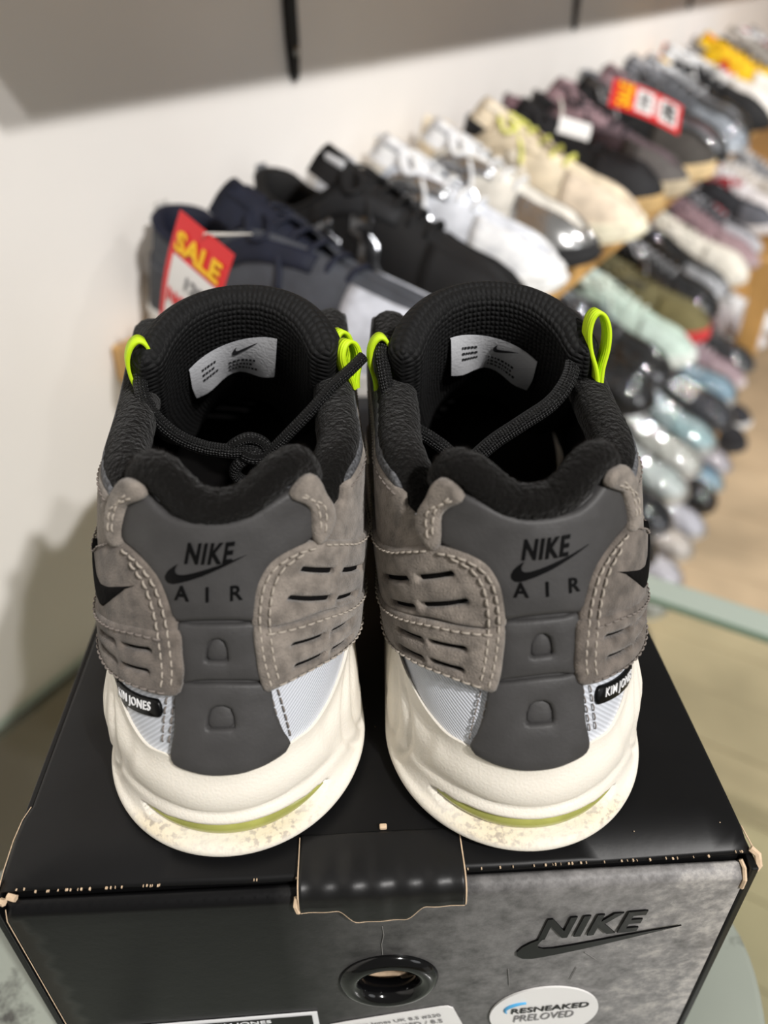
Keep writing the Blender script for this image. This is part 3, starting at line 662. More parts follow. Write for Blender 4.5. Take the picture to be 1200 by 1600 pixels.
def build_sole(sh):
    n = len(SU); V = []; Fc = []; wear = []
    R_ = len(SPROF)
    for k, (z, ih, isd) in enumerate(SPROF):
        for i in range(n):
            u = SU[i]; w = abs(u); zl = (zlL if u < 0 else zlM)(w)
            last = k == R_ - 1
            zz = z if (z < .019 or last) else .019 + (z - .019) * (zl - .019) / (.0362 - .019)
            side = sstep(.45, 1.1, w)
            ii = ih * (1 - side) + isd * side
            # window recess at the heel
            wm = win_mask(u); half = .0036 * sqrt(wm) if wm > 0 else 0; zc = .0102 + .0009 * (w / .5) ** 2
            if half > .0002: ii += .0052 * (1 - sstep(half * .70, half * 1.0, abs(z - zc)))
            # heel block standing proud between the side flutes, and the flutes themselves
            if .017 < z < .036 and not last:
                m_ = sstep(.017, .022, z) * sstep(.0365, .032, z)
                edge = .50 + .10 * (.036 - z) / .017
                ii += m_ * .0014 * sstep(edge - .03, edge + .07, w) * sstep(2.5, 1.0, w)
            if .55 < w < 2.4 and z > .006 and not last:
                m_ = sstep(.006, .010, z) * sstep(.0362, .033, z)
                for c_, wd in ((.74, .022), (.86, .024), (1.15, .05), (1.55, .05)):
                    cc = c_ + .35 * ((z - .020) / .016) ** 2 * .35
                    ii += m_ * .0011 * math.exp(-((w - cc) / wd) ** 2)
            # soft sweeping crease across the heel block
            if w < .5: ii += .0006 * math.exp(-((z - (.0175 + .0020 * (w / .45) ** 2)) / .0006) ** 2) * sstep(.47, .3, w)
            if z > .022 and w < 2.6:      # the lip closes against the upper
                t = (z - .022) / (.0362 - .022) if not last else 1; q = S(u, max(.030, zl)); tgt = Vector((q.x, q.y)) + (Vector((SN[i].x, SN[i].y)) * (.0010 if not last else -.004))
                p0 = SP[i] - SN[i] * ii; f_ = sstep(.25, 1.0, t) * sstep(2.6, 2.0, w); pp = p0.lerp(tgt, f_)
                V.append(Vector((pp.x, pp.y, zz))); wear.append(0); continue
            V.append(sole_pt(i, zz, ii))
            wr = sstep(.0052, .0064, z) * sstep(.0092, .0080, z) * sstep(.64, .44, w) * (.14 + .44 * sin(u * 5 + .6) ** 2)
            wear.append(wr)
    for k in range(R_ - 1):
        for i in range(n): Fc.append((k * n + i, k * n + (i + 1) % n, (k + 1) * n + (i + 1) % n, (k + 1) * n + i))
    Fc.append(tuple(range((R_ - 1) * n, R_ * n)))
    o = sh.mk('midsole', V, Fc, M['midsole_worn'])
    at = o.data.attributes.new('wear', 'FLOAT', 'POINT')
    if len(o.data.vertices) == len(wear): at.data.foreach_set('value', wear)
    V = []; Fc = []
    for z, ins in ((.0, .0075), (.0002, .0058), (.0012, .0040), (.0026, .0024), (.0034, .0030)):
        for i in range(n): V.append(sole_pt(i, z, ins))
    for k in range(4):
        for i in range(n): Fc.append((k * n + i, k * n + (i + 1) % n, (k + 1) * n + (i + 1) % n, (k + 1) * n + i))
    Fc.append(tuple(range(n))[::-1]); Fc.append(tuple(range(4 * n, 5 * n)))
    sh.mk('outsole', V, Fc, M['outsole'])
    # air unit: glossy yellow-green bladder set in the window
    idx = [i for i in range(n) if abs(SU[i] - .01) < .515]; V = []; Fc = []; K = 9
    for i in idx:
        w = abs(SU[i]); half = .0037 * sqrt(win_mask(SU[i])) + .0001; zc = .0102 + .0009 * (w / .5) ** 2
        for k in range(K):
            t = -1 + 2 * k / (K - 1); V.append(sole_pt(i, zc + half * t, .0058 + .0022 * t * t))
    for a in range(len(idx) - 1):
        for k in range(K - 1): Fc.append((a * K + k, (a + 1) * K + k, (a + 1) * K + k + 1, a * K + k + 1))
    sh.mk('air_unit', V, Fc, M['air'])
    # footbed inside
    V = [sole_pt(i, .0350 + .0008 * sstep(2.57, 2.8, abs(SU[i])), .0128 - .0053 * sstep(2.57, 2.8, abs(SU[i]))) for i in range(n)]
    sh.mk('insole', V, [tuple(range(n))], M['lining'])

def build_upper(sh):
    # shell (pale ripstop) and black lining behind it
    nu, nvv = 130, 30; um = 2.6
    V = []; Fc = []; UV = []
    for i in range(nu + 1):
        u = -um + 2 * um * i / nu
        for j in range(nvv + 1):
            z = .030 + (zTop(abs(u)) - .030) * j / nvv; V.append(Soff(u, z, -.0004)); UV.append((u * UL, z))
    st = nvv + 1
    Fc = [(i * st + j, (i + 1) * st + j, (i + 1) * st + j + 1, i * st + j + 1) for i in range(nu) for j in range(nvv)]
    sh.mk('upper', V, Fc, M['ripstop'], uv=UV)
    V = []
    for i in range(nu + 1):
        u = -um + 2 * um * i / nu
        for j in range(nvv + 1):
            t = j / nvv; z = .033 + (zTop(abs(u)) + .001 - .033) * t; V.append(Soff(u, z, -.0035 - .0055 * sin(t * pi) ** .7 - .001))
    sh.mk('lining', V, [tuple(f)[::-1] for f in Fc], M['lining'])
    # heel tab in charcoal rubber: three pads, the seams between them left open
    cL = [(-.415, .1135), (-.52, .108), (-.545, .1), (-.53, .0975), (-.42, .0955), (-.345, .092), (-.29, .088), (-.26, .083), (-.235, .0792)]
    cR = [(.40, .1130), (.40, .105), (.40, .098), (.31, .0955), (.21, .0935), (.16, .090), (.135, .085), (.125, .0787)]
    topc = [(.30, .1138), (.195, .1120), (.115, .1098), (.03, .1082), (-.06, .1078), (-.155, .1080), (-.24, .1085), (-.315, .1105)]
    D1 = [(-.093, .0682), (-.088, .0715), (-.082, .0735), (-.06, .0746), (-.035, .0746), (-.015, .0737), (-.004, .0715), (.002, .0678)]
    D2 = [(-.088, .0484), (-.086, .0515), (-.075, .0535), (-.05, .0545), (-.015, .0545), (.015, .0535), (.03, .0512), (.035, .0482)]
    sh.panel('heel_strip', [(-.40, .112), (-.5, .106), (-.5, .098), (-.36, .0935), (-.27, .086), (-.225, .076), (-.19, .066), (-.22, .05), (-.25, .037), (0, .034), (.29, .0355), (.22, .047), (.16, .06), (.115, .07), (.11, .08), (.15, .092), (.28, .0955), (.37, .1), (.37, .107), (.27, .1125), (.1, .1085), (-.06, .107), (-.25, .1095)], M['rubber'], .0006, 0, step=.006, r=.0006)
    hp = sh.panel('heel_tab', cL + [(-.14, .0800), (-.05, .0802), (.04, .0797)] + cR[::-1] + topc, M['rubber'], .0022, .0004, step=.0035, r=.0018)
    md = sh.panel('heel_tab', [(-.225, .0782), (-.14, .0790), (-.05, .0792), (.04, .0787), (.12, .0776), (.13, .07), (.16, .062), (.185, .0588), (.09, .0610), (-.03, .0622), (-.13, .0620), (-.225, .0606), (-.215, .068)], M['rubber'], .0018, .0004, [D1], r=.0012)
    lo_ = sh.panel('heel_tab', [(-.23, .0598), (-.13, .0612), (-.03, .0614), (.09, .0602), (.185, .0580), (.22, .050), (.27, .043), (.315, .0365), (.13, .0345), (-.015, .0345), (-.15, .0352), (-.275, .0375), (-.25, .047)], M['rubber'], .0018, .0004, [D2], r=.0012)
    sh.panel('embossed_arch', [(u, z) for u, z in D1], M['rubber'], .0008, .0001, sharp=True, parent=md, step=.002, r=.0005)
    sh.panel('embossed_arch', [(u, z) for u, z in D2], M['rubber'], .0008, .0001, sharp=True, parent=lo_, step=.002, r=.0005)
    # lettering on the heel
    v, f = text_geo('NIKE', .25, .026, 1.14); w = max(p[0] for p in v)
    t_n = (v, f); sv, sf = swoosh_geo()
    sh.lettering('heel_lettering', v, f, -.075, .0994, .0132 / w, .0058, .0007, M['gloss_black'], hp, .012, base=.0023)
    sh.lettering('heel_lettering', sv, sf, -.095, .0942, .0215, .0066, .0006, M['gloss_black'], hp, .07, base=.0023)
    for ch, uc in (('A', -.19), ('I', -.083), ('R', .035)):
        v, f = text_geo(ch, 0, .012); sh.lettering('heel_lettering', v, f, uc if sh.sx > 0 else -.155 - uc, .0880, .0040, .0042, .0007, M['gloss_black'], hp, base=.0023)
    # suede: side sign -1 = outer side (swoosh), +1 = inner side
    def mir(l): return l
    A_l = [(-.565, .0962), (-.51, .0972), (-.395, .0957), (-.31, .0924), (-.27, .0882), (-.235, .0825), (-.212, .0763), (-.275, .0748), (-.425, .0735), (-.655, .0680), (-.85, .0630), (-1.3, .0595), (-2.57, .0565), (-2.57, .0805), (-1.3, .0820), (-.875, .0838)]
    B_l = [(-.203, .0770), (-.190, .0698), (-.185, .0645), (-.2, .059), (-.225, .0574), (-.28, .0565), (-.41, .0556), (-.535, .0546), (-.67, .0530), (-.85, .0512), (-1.3, .0488), (-2.57, .0465), (-2.57, .0585), (-1.3, .0615), (-.85, .0652), (-.655, .0698), (-.425, .0748), (-.29, .0763)]
    Q_l = [(-.565, .0958), (-.625, .1020), (-.66, .1062), (-.8, .1058), (-1.3, .1042), (-2.57, .103), (-2.57, .0788), (-1.3, .0800), (-.875, .0820)]
    W_l = [(-.53, .1150), (-.47, .1168), (-.405, .1166), (-.372, .1136), (-.43, .1105), (-.48, .1078), (-.508, .1), (-.500, .0965), (-.565, .0948), (-.612, .0993), (-.598, .1073)]
    A_r = [(.405, .0955), (.55, .0910), (.69, .0862), (.9, .0815), (1.3, .079), (2.57, .077), (2.57, .0560), (1.3, .0585), (.9, .0610), (.73, .0642), (.455, .0728), (.295, .0748), (.19, .0758), (.105, .0768), (.105, .0858), (.128, .0910), (.18, .0952), (.285, .0970)]
    B_r = [(.108, .0775), (.19, .0756), (.365, .0738), (.525, .0708), (.735, .0652), (.9, .0615), (1.3, .0590), (2.57, .0565), (2.57, .0455), (1.3, .0470), (.85, .0500), (.59, .0542), (.39, .0568), (.23, .0568), (.170, .0566), (.142, .060), (.122, .0663)]
    Q_r = [(.42, .0945), (.478, .1008), (.52, .1003), (.59, .1022), (.625, .1056), (.9, .1052), (1.3, .1040), (2.57, .102), (2.57, .0752), (1.3, .0772), (.9, .0798), (.69, .0845), (.55, .0895)]
    W_r = [(.375, .1168), (.325, .1166), (.272, .1140), (.268, .1118), (.325, .1085), (.362, .105), (.365, .0985), (.405, .0942), (.478, .0985), (.478, .1035), (.442, .1085), (.415, .1135)]
    def slot(a, b, r=.00075):
        a = Vector((a[0] * UL, a[1])); b = Vector((b[0] * UL, b[1])); d = (b - a).normalized(); nn = Vector((-d.y, d.x)); out = []
        for k in range(7): t = -pi / 2 + pi * k / 6; out.append(b + d * (cos(t) * r) + nn * (sin(t) * r))
        for k in range(7): t = pi / 2 + pi * k / 6; out.append(a + d * (cos(t) * r) + nn * (sin(t) * r))
        return [(p.x / UL, p.y) for p in out]
    sA = [slot((.325, .0892), (.49, .0838)), slot((.565, .0810), (.77, .0735)), slot((.265, .0824), (.475, .0760)), slot((.53, .0735), (.70, .0680))]
    sBr = [slot((.28, .0682), (.44, .0658)), slot((.49, .0648), (.65, .0614)), slot((.30, .0611), (.445, .0596)), slot((.50, .0585), (.66, .0556))]
    sBl = [slot((-.71, .0623), (-.56, .0656)), slot((-.495, .0667), (-.34, .0694)), slot((-.705, .0578), (-.56, .0597)), slot((-.505, .0601), (-.355, .0624))]
    pq = [sh.panel('quarter', Q_l, M['suede'], .0016, .0002, step=.0045), sh.panel('quarter', Q_r, M['suede'], .0016, .0002, step=.0045)]
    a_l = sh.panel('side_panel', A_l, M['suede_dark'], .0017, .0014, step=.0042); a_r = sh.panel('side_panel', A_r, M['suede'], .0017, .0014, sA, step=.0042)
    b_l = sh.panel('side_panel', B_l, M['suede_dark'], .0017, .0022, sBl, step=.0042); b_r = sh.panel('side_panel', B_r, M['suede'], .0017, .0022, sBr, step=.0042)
    w_l = sh.panel('collar_wing', W_l, M['suede'], .0016, .0030, step=.003); w_r = sh.panel('collar_wing', W_r, M['suede'], .0016, .0030, step=.003)
    for hs, pr, bs in ((sA, a_r, .0010), (sBr, b_r, .0017), (sBl, b_l, .0017)):
        for h in hs:
            uc = sum(p[0] for p in h) / len(h); zc = sum(p[1] for p in h) / len(h)
            sh.panel('perforation', [(uc + (p[0] - uc) * 1.08, zc + (p[1] - zc) * 1.25) for p in h], M['lining'], .0006, bs - .0008, sharp=True, parent=pr, step=.002, r=.0003)
    sh.panel('swoosh', [(-.410, .0870), (-.47, .0845), (-.53, .0808), (-.60, .0765), (-.655, .0733), (-.71, .0722), (-.755, .0745), (-.80, .080), (-.84, .0870), (-.79, .0822), (-.745, .0795), (-.68, .0792), (-.60, .0812), (-.52, .0838)], M['lining'], .0007, .0030, sharp=True, parent=a_l, step=.003, r=.0005)
    # name patch on the ripstop
    pc = []
    for k in range(9): t = -pi / 2 + pi * k / 8; pc.append((-.350 + .026 * cos(t), .0506 + .0026 * sin(t)))
    for k in range(9): t = pi / 2 + pi * k / 8; pc.append((-.665 + .026 * cos(t), .0457 + .0026 * sin(t)))
    pat = sh.panel('name_patch', pc, M['gloss_black'], .0009, -.0001, sharp=True, step=.003, r=.0005)
    v, f = text_geo('KIM JONES', .12, .004, 1.1); w = max(p[0] for p in v)
    sh.lettering('patch_lettering', v, f, -.515, .0482, .0172 / w, .0033, .0003, M['white_print'], pat, slope=(.0049 / .312) / UL * sh.sx, base=.0008)
    # stitching
    T, TD = M['thread'], M['thread_dark']
    sl = [(-.492, .0958), (-.395, .0940), (-.318, .0900), (-.278, .0850), (-.252, .079), (-.236, .0715), (-.230, .0640), (-.245, .0585)]
    sr = [(.385, .0942), (.285, .0950), (.195, .0932), (.150, .0895), (.132, .0845), (.128, .078), (.142, .0700), (.160, .0640), (.185, .0580)]
    def shift(l, du, dz=0): return [(u + du, z + dz) for u, z in l]
    sh.stitches('stitching', sl, .0037, T, a_l); sh.stitches('stitching', shift(sl[1:], -.045, -.0006), .0037, T, a_l)
    sh.stitches('stitching', sr, .0037, T, a_r); sh.stitches('stitching', shift(sr[1:], .040, -.0006), .0037, T, a_r)
    sh.stitches('stitching', [(-.245, .0560), (-.272, .048), (-.295, .0405)], .0003, TD, r=.00026); sh.stitches('stitching', [(-.287, .0555), (-.312, .048), (-.332, .0402)], .0003, TD, r=.00026)
    sh.stitches('stitching', [(.195, .0560), (.235, .048), (.292, .0385)], .0003, TD, r=.00026); sh.stitches('stitching', [(.232, .0556), (.275, .048), (.328, .0385)], .0003, TD, r=.00026)
    sh.stitches('stitching', [(-.27, .0742), (-.425, .0730), (-.655, .0680), (-.85, .0636), (-1.3, .060), (-2, .0575)], .0041, TD, b_l)
    sh.stitches('stitching', [(.15, .0750), (.29, .0736), (.455, .0712), (.73, .0636), (.9, .0602), (1.3, .0575), (2, .0555)], .0041, T, b_r)
    sh.stitches('stitching', [(-.26, .0580), (-.41, .0569), (-.67, .0543), (-1.3, .0500), (-2, .048)], .0041, TD, b_l)
    sh.stitches('stitching', [(.21, .0580), (.39, .0579), (.59, .0553), (.85, .0512), (1.3, .0484), (2, .047)], .0041, T, b_r)
    sh.stitches('stitching', [(-.46, .1128), (-.51, .1082), (-.532, .1022), (-.520, .0972)], .0045, T, w_l); sh.stitches('stitching', [(-.425, .1125), (-.478, .1100), (-.555, .105), (-.560, .0980)], .0045, T, w_l)
    sh.stitches('stitching', [(.315, .1125), (.372, .1075), (.388, .102), (.385, .0975)], .0045, T, w_r); sh.stitches('stitching', [(.30, .1118), (.345, .1098), (.415, .1050), (.412, .0975)], .0045, T, w_r)
    sh.stitches('stitching', [(-.58, .0948), (-.7, .0900), (-.875, .0828), (-1.3, .0808), (-2, .0795)], .0033, TD, a_l)
    sh.stitches('stitching', [(.43, .0936), (.55, .0897), (.69, .0848), (.9, .0802), (1.3, .0778), (2, .076)], .0033, T, a_r)
    # speckled mesh below the collar on both sides
    for sg in (-1, 1):
        lst = [(.64, .1045), (.8, .1050), (1.3, .1032), (2.57, .101), (2.59, .101), (2.59, .1195), (2.3, .1175), (1.8, .113), (1.2, .1115), (.8, .1095), (.66, .1075)]
        g_ = sh.panel('mesh_panel', [(sg * u, z) for u, z in lst], M['mesh_grey'], .0014, .0, step=.005)
        sh.stitches('stitching', [(sg * .64, .1035), (sg * .9, .1034), (sg * 1.3, .1022), (sg * 2.1, .1005)], .0018, TD, g_)
    # padded collar: heel roll in fleece, side rolls
    zl = Spl([(0, .1104), (.1, .1110), (.18, .1130), (.26, .1160), (.34, .1186), (.42, .1192), (.48, .1160), (.53, .1095)])
    def roll(name, us, zf, rf, inset, m, parent=None, amp=.0004):
        pts = [Soff(u, zf(u), -inset(u)) for u in us]; V, Fc, UV = tube_geo(pts, rf, 16)
        V = [v + Vector((random.uniform(-1, 1), random.uniform(-1, 1), random.uniform(-1, 1))) * amp for v in V]
        return sh.mk(name, V, Fc, m, parent, uv=UV), pts
    off = -.05
    us = [off + .48 * (-1 + 2 * i / 60) for i in range(61)]
    hr, hpts = roll('heel_collar', us, lambda u: zl(abs(u - off) * 1.07), lambda t: .0058 * (1 - .25 * abs(2 * t - 1) ** 6), lambda u: .0030, M['fleece'], amp=.00025)
    for sg in (-1, 1):
        us = [sg * (.48 + 2.02 * (i / 60) ** 1.3) for i in range(61)]
        zs = Spl([(.48, .0955), (.55, .0985), (.62, .1030), (.7, .1068), (.85, .1092), (1.2, .1105), (1.8, .112), (2.3, .117), (2.6, .119)])
        roll('side_collar', us, lambda u: zs(abs(u)), lambda t: .0072 * min(1, .55 + 2.2 * t), lambda u: .0062, M['fleece'], amp=.0002)
    # pile of the fleece: short fibres standing on the heel roll
    V = []; Fc = []; rnd = random.Random(3)
    for _ in range(9000):
        t = rnd.uniform(0, 59.99); i = int(t); p = hpts[i].lerp(hpts[i + 1], t - i); d = (hpts[i + 1] - hpts[i]).normalized()
        a = rnd.uniform(0, 2 * pi); x = d.cross(Vector((0, 0, 1))).normalized(); y = d.cross(x); nn = x * cos(a) + y * sin(a)
        b = p + nn * (.0054 * (1 - .25 * abs(t / 30 - 1) ** 6)); tip = b + (nn + Vector((rnd.gauss(0, .6), rnd.gauss(0, .6), rnd.gauss(0, .6)))).normalized() * rnd.uniform(.0009, .0019)
        sd = (tip - b).cross(d).normalized() * .00005; k = len(V); V += [b - sd, b + sd, tip]; Fc.append((k, k + 1, k + 2))
    o = sh.mk('pile', V, Fc, M['fibre'], hr); o['kind'] = 'stuff'

def build_front(sh):
    """forefoot, tongue and lacing; mostly hidden behind the tongue in the photograph"""
    hw = Spl([(.15, .0415), (.2, .0475), (.25, .0475), (.285, .036), (.303, .016), (.3085, .003)]); hh = Spl([(.15, .104), (.19, .088), (.23, .070), (.265, .060), (.29, .052), (.3085, .038)])
    ys = [.150, .16, .17, .18, .19, .20, .21, .22, .23, .24, .25, .26, .27, .28, .288, .295, .301, .305, .3085]; K = 25; V = []; UV = []
    def pt(y, t, off=0):
        a = pi * t; w = hw(y) + off; h = hh(y) - .030 + off; c_, s_ = cos(a), sin(a)
        return Vector((-w * (abs(c_) ** .8) * (1 if c_ > 0 else -1), y + off * .3, .030 + h * (abs(s_) ** .75)))
    for y in ys:
        for k in range(K): V.append(pt(y, k / (K - 1))); UV.append((k / (K - 1) * .12, y))
    Fc = [(i * K + k, i * K + k + 1, (i + 1) * K + k + 1, (i + 1) * K + k) for i in range(len(ys) - 1) for k in range(K - 1) if not (ys[i] < .225 and 9 <= k < 15)]
    sh.mk('forefoot', V, [f[::-1] for f in Fc], M['mesh_grey'], uv=UV)
    V = [pt(min(y, .305) - .004, k / (K - 1), -.0022) for y in ys for k in range(K)]
    sh.mk('forefoot_lining', V, [f for f in Fc], M['lining'])
    def patch(name, y0, y1, t0, t1, m, off=.0016, n=24, k=10, lift=None):
        V = []; 
        for o_ in (off, 0):
            for i in range(n + 1):
                for j in range(k + 1): V.append(pt(y0 + (y1 - y0) * i / n, t0 + (t1 - t0) * j / k, o_))
        q = k + 1; N_ = (n + 1) * q; Fc = [(i * q + j, (i + 1) * q + j, (i + 1) * q + j + 1, i * q + j + 1) for i in range(n) for j in range(k)]
        Fc += [tuple(x + N_ for x in f)[::-1] for f in Fc]
        bd = [i * q for i in range(n + 1)] + [n * q + j for j in range(1, q)] + [i * q + k for i in range(n - 1, -1, -1)] + [j for j in range(k - 1, 0, -1)]
        Fc += [(bd[i], bd[(i + 1) % len(bd)], bd[(i + 1) % len(bd)] + N_, bd[i] + N_) for i in range(len(bd))]
        return fix_normals(sh.mk(name, V, Fc, m))
    for a, b, mm in ((.0, .17, 'ripstop'), (.15, .27, 'suede')):
        patch('wave_panel', .151, .24, a, b, M[mm], .0014 + a * .004); patch('wave_panel', .151, .24, 1 - b, 1 - a, M[mm], .0014 + a * .004)
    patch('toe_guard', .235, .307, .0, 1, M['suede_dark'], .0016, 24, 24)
    patch('eyestay', .151, .222, .27, .38, M['rubber'], .0022); patch('eyestay', .151, .222, .62, .73, M['rubber'], .0022)
    # padded tongue, an upright hood curved round the shin
    ns, nt_ = 40, 26; V = []; UV = []
    def tg(s_, t):
        a = 1.30 * s_; taper = 1 - .30 * max(0, t - .45) - .07 * (1 - t) ** 2
        zt = .1452 - .0165 * abs(s_) ** 2.4; x = .0338 * sin(a) / sin(1.3) * taper
        y = .1285 - .0235 * (1 - cos(a)) / (1 - cos(1.3)) * (1 - .3 * t) + .060 * t * t + .004 * t
        return Vector((x, y, zt - t * .072 + .004 * t * (1 - abs(s_))))
    for i in range(ns + 1):
        for j in range(nt_ + 1): V.append(tg(-1 + 2 * i / ns, j / nt_)); UV.append(((-1 + 2 * i / ns) * .048, -j / nt_ * .09))
    q = nt_ + 1; Fc = [(i * q + j, i * q + j + 1, (i + 1) * q + j + 1, (i + 1) * q + j) for i in range(ns) for j in range(nt_)]
    # thick, soft-edged: offset both ways with a rounded rim
    base = [Vector(v) for v in V]; nrm = []
    for i in range(ns + 1):
        for j in range(nt_ + 1):
            a = base[min(i + 1, ns) * q + j] - base[max(i - 1, 0) * q + j]; b = base[i * q + min(j + 1, nt_)] - base[i * q + max(j - 1, 0)]; nrm.append(a.cross(b).normalized())
    def thick(i, j):
        e = min(j / nt_ * .080, (1 - abs(-1 + 2 * i / ns)) * .046); f = min(1, e / .0062); return .0064 * sqrt(max(0, 1 - (1 - f) ** 2)) + .0002
    A_ = [base[k] + nrm[k] * thick(k // q, k % q) for k in range(len(base))]; B_ = [base[k] - nrm[k] * thick(k // q, k % q) for k in range(len(base))]
    n = len(base); bd = [i * q for i in range(ns + 1)] + [ns * q + j for j in range(1, q)] + [i * q + nt_ for i in range(ns - 1, -1, -1)] + [j for j in range(nt_ - 1, 0, -1)]
    Fc2 = Fc + [tuple(x + n for x in f)[::-1] for f in Fc] + [(bd[i], bd[(i + 1) % len(bd)], bd[(i + 1) % len(bd)] + n, bd[i] + n) for i in range(len(bd))]
    to = fix_normals(sh.mk('tongue', A_ + B_, Fc2, M['tongue'], uv=UV + UV)); ss = to.modifiers.new('soft', 'SUBSURF'); ss.levels = 1; ss.render_levels = 1
    # size label sewn inside the tongue (side facing the heel)
    def lab(s_, t, off):
        e = .02; a = tg(s_ + e, t) - tg(s_ - e, t); b = tg(s_, t + e) - tg(s_, t - e); nn = a.cross(b).normalized()
        if nn.y > 0: nn = -nn
        return tg(s_, t) + nn * off
    g = 14; V = []; UVl = []
    def lp(i, j, off):
        a, b = i / g, j / g; ss_ = -.56 + a * .98; t = .225 + b * .235 + .085 * (1 - a) * 1.0 - .03 * a
        return lab(ss_, t, .0072 + .0016 * sin(a * 9) * b + .0012 * b + off)
    for off in (0, -.0004):
        for i in range(g + 1):
            for j in range(g + 1): V.append(lp(i, j, off)); UVl.append((i / g * .04, j / g * .02))
    q2 = g + 1; n2 = q2 * q2; Fl = [(i * q2 + j, i * q2 + j + 1, (i + 1) * q2 + j + 1, (i + 1) * q2 + j) for i in range(g) for j in range(g)]; Fl += [tuple(x + n2 for x in f)[::-1] for f in Fl]
    lb = fix_normals(sh.mk('size_label', V, Fl, M['label'], to, uv=UVl))
    sv, sf = swoosh_geo()
    def lmap(a0, b0, da, db):
        def fm(x, y, off):
            a = (a0 + x * da) if sh.sx > 0 else (1 - a0 - x * da); return lp(a * g, (b0 - y * db) * g, .0002 + off)
        return fm
    parts = [relief(sv, sf, lmap(.50, .36, .28, .26), .0001)]
    for r_, (a0, b0, w_) in enumerate(((.14, .30, .18), (.14, .44, .16), (.14, .58, .18), (.46, .58, .30), (.46, .70, .26), (.46, .82, .3))):
        x = a0
        while x < a0 + w_:
            d = random.uniform(.012, .035); sq = [(0, 0), (1, 0), (1, 1), (0, 1)]; parts.append(relief(sq, [(0, 1, 2, 3)], lmap(x, b0, d, .055), .0001)); x += d + .014
    fix_normals(sh.mk('label_print', *merge(parts), M['label_ink'], lb, smooth=False))
    # lacing bars over the throat
    for i in range(5):
        y = .160 + i * .0145; pts = catmull([pt(y, .33, .003), pt(y + .003, .40, .0055), pt(y + .005, .5, .0065), pt(y + .003, .60, .0055), pt(y, .67, .003)], 5)
        V, Fc, UV = tube_geo(pts, .0032, 10, .5); sh.mk('lace', V, Fc, M['lace'], uv=UV)
def webbing_loop(sh, base, dirn, width_dir, h, w, gap, parent=None):
    """folded lime webbing loop: a teardrop strip of real width"""
    base = Vector(base); d = Vector(dirn).normalized(); g = Vector(width_dir).normalized(); b = d.cross(g).normalized()
    prof = [(-.10, -.30), (-.22, .0), (-.55, .35), (-.62, .66), (-.40, .90), (0, 1.0), (.40, .90), (.62, .66), (.55, .35), (.22, .0), (.10, -.30)]
    pts = catmull([base + g * (x * gap) + d * (y * h) for x, y in prof], 5); V = []; Fc = []; UV = []; acc = 0
    for i, p in enumerate(pts):
        a = pts[max(i - 1, 0)]; c_ = pts[min(i + 1, len(pts) - 1)]; tn = (c_ - a).normalized(); nn = tn.cross(b).normalized()
        if i: acc += (p - pts[i - 1]).length
        for sb, sn in ((-1, -1), (1, -1), (1, 1), (-1, 1)): V.append(p + b * (sb * w / 2) + nn * (sn * .0006)); UV.append((acc, sb * w / 2))
    for i in range(len(pts) - 1):
        for k in range(4): Fc.append((i * 4 + k, i * 4 + (k + 1) % 4, (i + 1) * 4 + (k + 1) % 4, (i + 1) * 4 + k))
    o = mesh_obj('lace_loop', V, Fc, M['lime'], parent or sh.root, uv=UV); fix_normals(o); return o
shoeL = Shoe((-.0487, .1373, 0), .1108, .118, 1, 'left taupe suede sneaker on the box, its black lace knotted across the opening')
shoeR = Shoe((.0453, .1370, .0003), .0053, .066, -1, 'right taupe suede sneaker on the box, two unknotted lace ends crossing its opening')
for sh_ in (shoeL, shoeR): build_sole(sh_); build_upper(sh_); build_front(sh_)
def loc_of(sh, p):
    """point given in world coordinates -> shoe coordinates"""
    v = Vector(p) - sh.root.location; a = -sh.root.rotation_euler[2]; return Vector((v.x * cos(a) - v.y * sin(a), v.x * sin(a) + v.y * cos(a), v.z))
def lace(sh, pts, r=.0026, n=8, flat=.8):
    V, Fc, UV = tube_geo(catmull([loc_of(sh, p) for p in pts], n), r, 10, flat); return mesh_obj('lace', V, Fc, M['lace'], sh.root, uv=UV)
lace(shoeL, [(-.080, .258, .126), (-.0822, .250, .1262), (-.0826, .243, .1216), (-.0812, .238, .1157), (-.0768, .2345, .1098), (-.0704, .2335, .1035), (-.0618, .232, .1001), (-.0529, .231, .099), (-.0450, .231, .0985), (-.0415, .232, .0955)])
lace(shoeL, [(-.0455, .2325, .0930), (-.0435, .2315, .0945), (-.0385, .231, .099), (-.0314, .232, .1059), (-.0234, .235, .1132), (-.0167, .239, .1195), (-.0112, .243, .1228), (-.0062, .247, .1262)])
lace(shoeL, [(-.0540, .233, .0985), (-.0501, .2325, .1017), (-.0457, .2330, .1030), (-.0412, .233, .1007), (-.0400, .231, .0970), (-.0444, .2285, .0972), (-.0482, .229, .0985)])
lace(shoeL, [(-.0441, .231, .0971), (-.0495, .2295, .0955), (-.0520, .2295, .0911), (-.0484, .2295, .0876), (-.0405, .2315, .0892), (-.0376, .234, .0914), (-.0397, .237, .0928)])
lace(shoeR, [(.0015, .257, .128), (.0000, .250, .1272), (.0006, .246, .1212), (.0028, .242, .1133), (.0090, .237, .1054), (.0170, .2345, .1005), (.0227, .2325, .0965), (.0278, .2305, .0900), (.0310, .2295, .0880)])
lace(shoeR, [(.0630, .257, .131), (.0648, .250, .1301), (.0658, .247, .1243), (.0640, .243, .1179), (.0582, .239, .1114), (.0481, .2355, .1057), (.0383, .2335, .0994), (.0305, .2305, .0931), (.0278, .2295, .0897), (.0262, .231, .086)], .0030)
lace(shoeR, [(.0285, .230, .0900), (.0323, .2295, .0876), (.0346, .2295, .0835), (.0354, .231, .0758), (.035, .234, .066)])
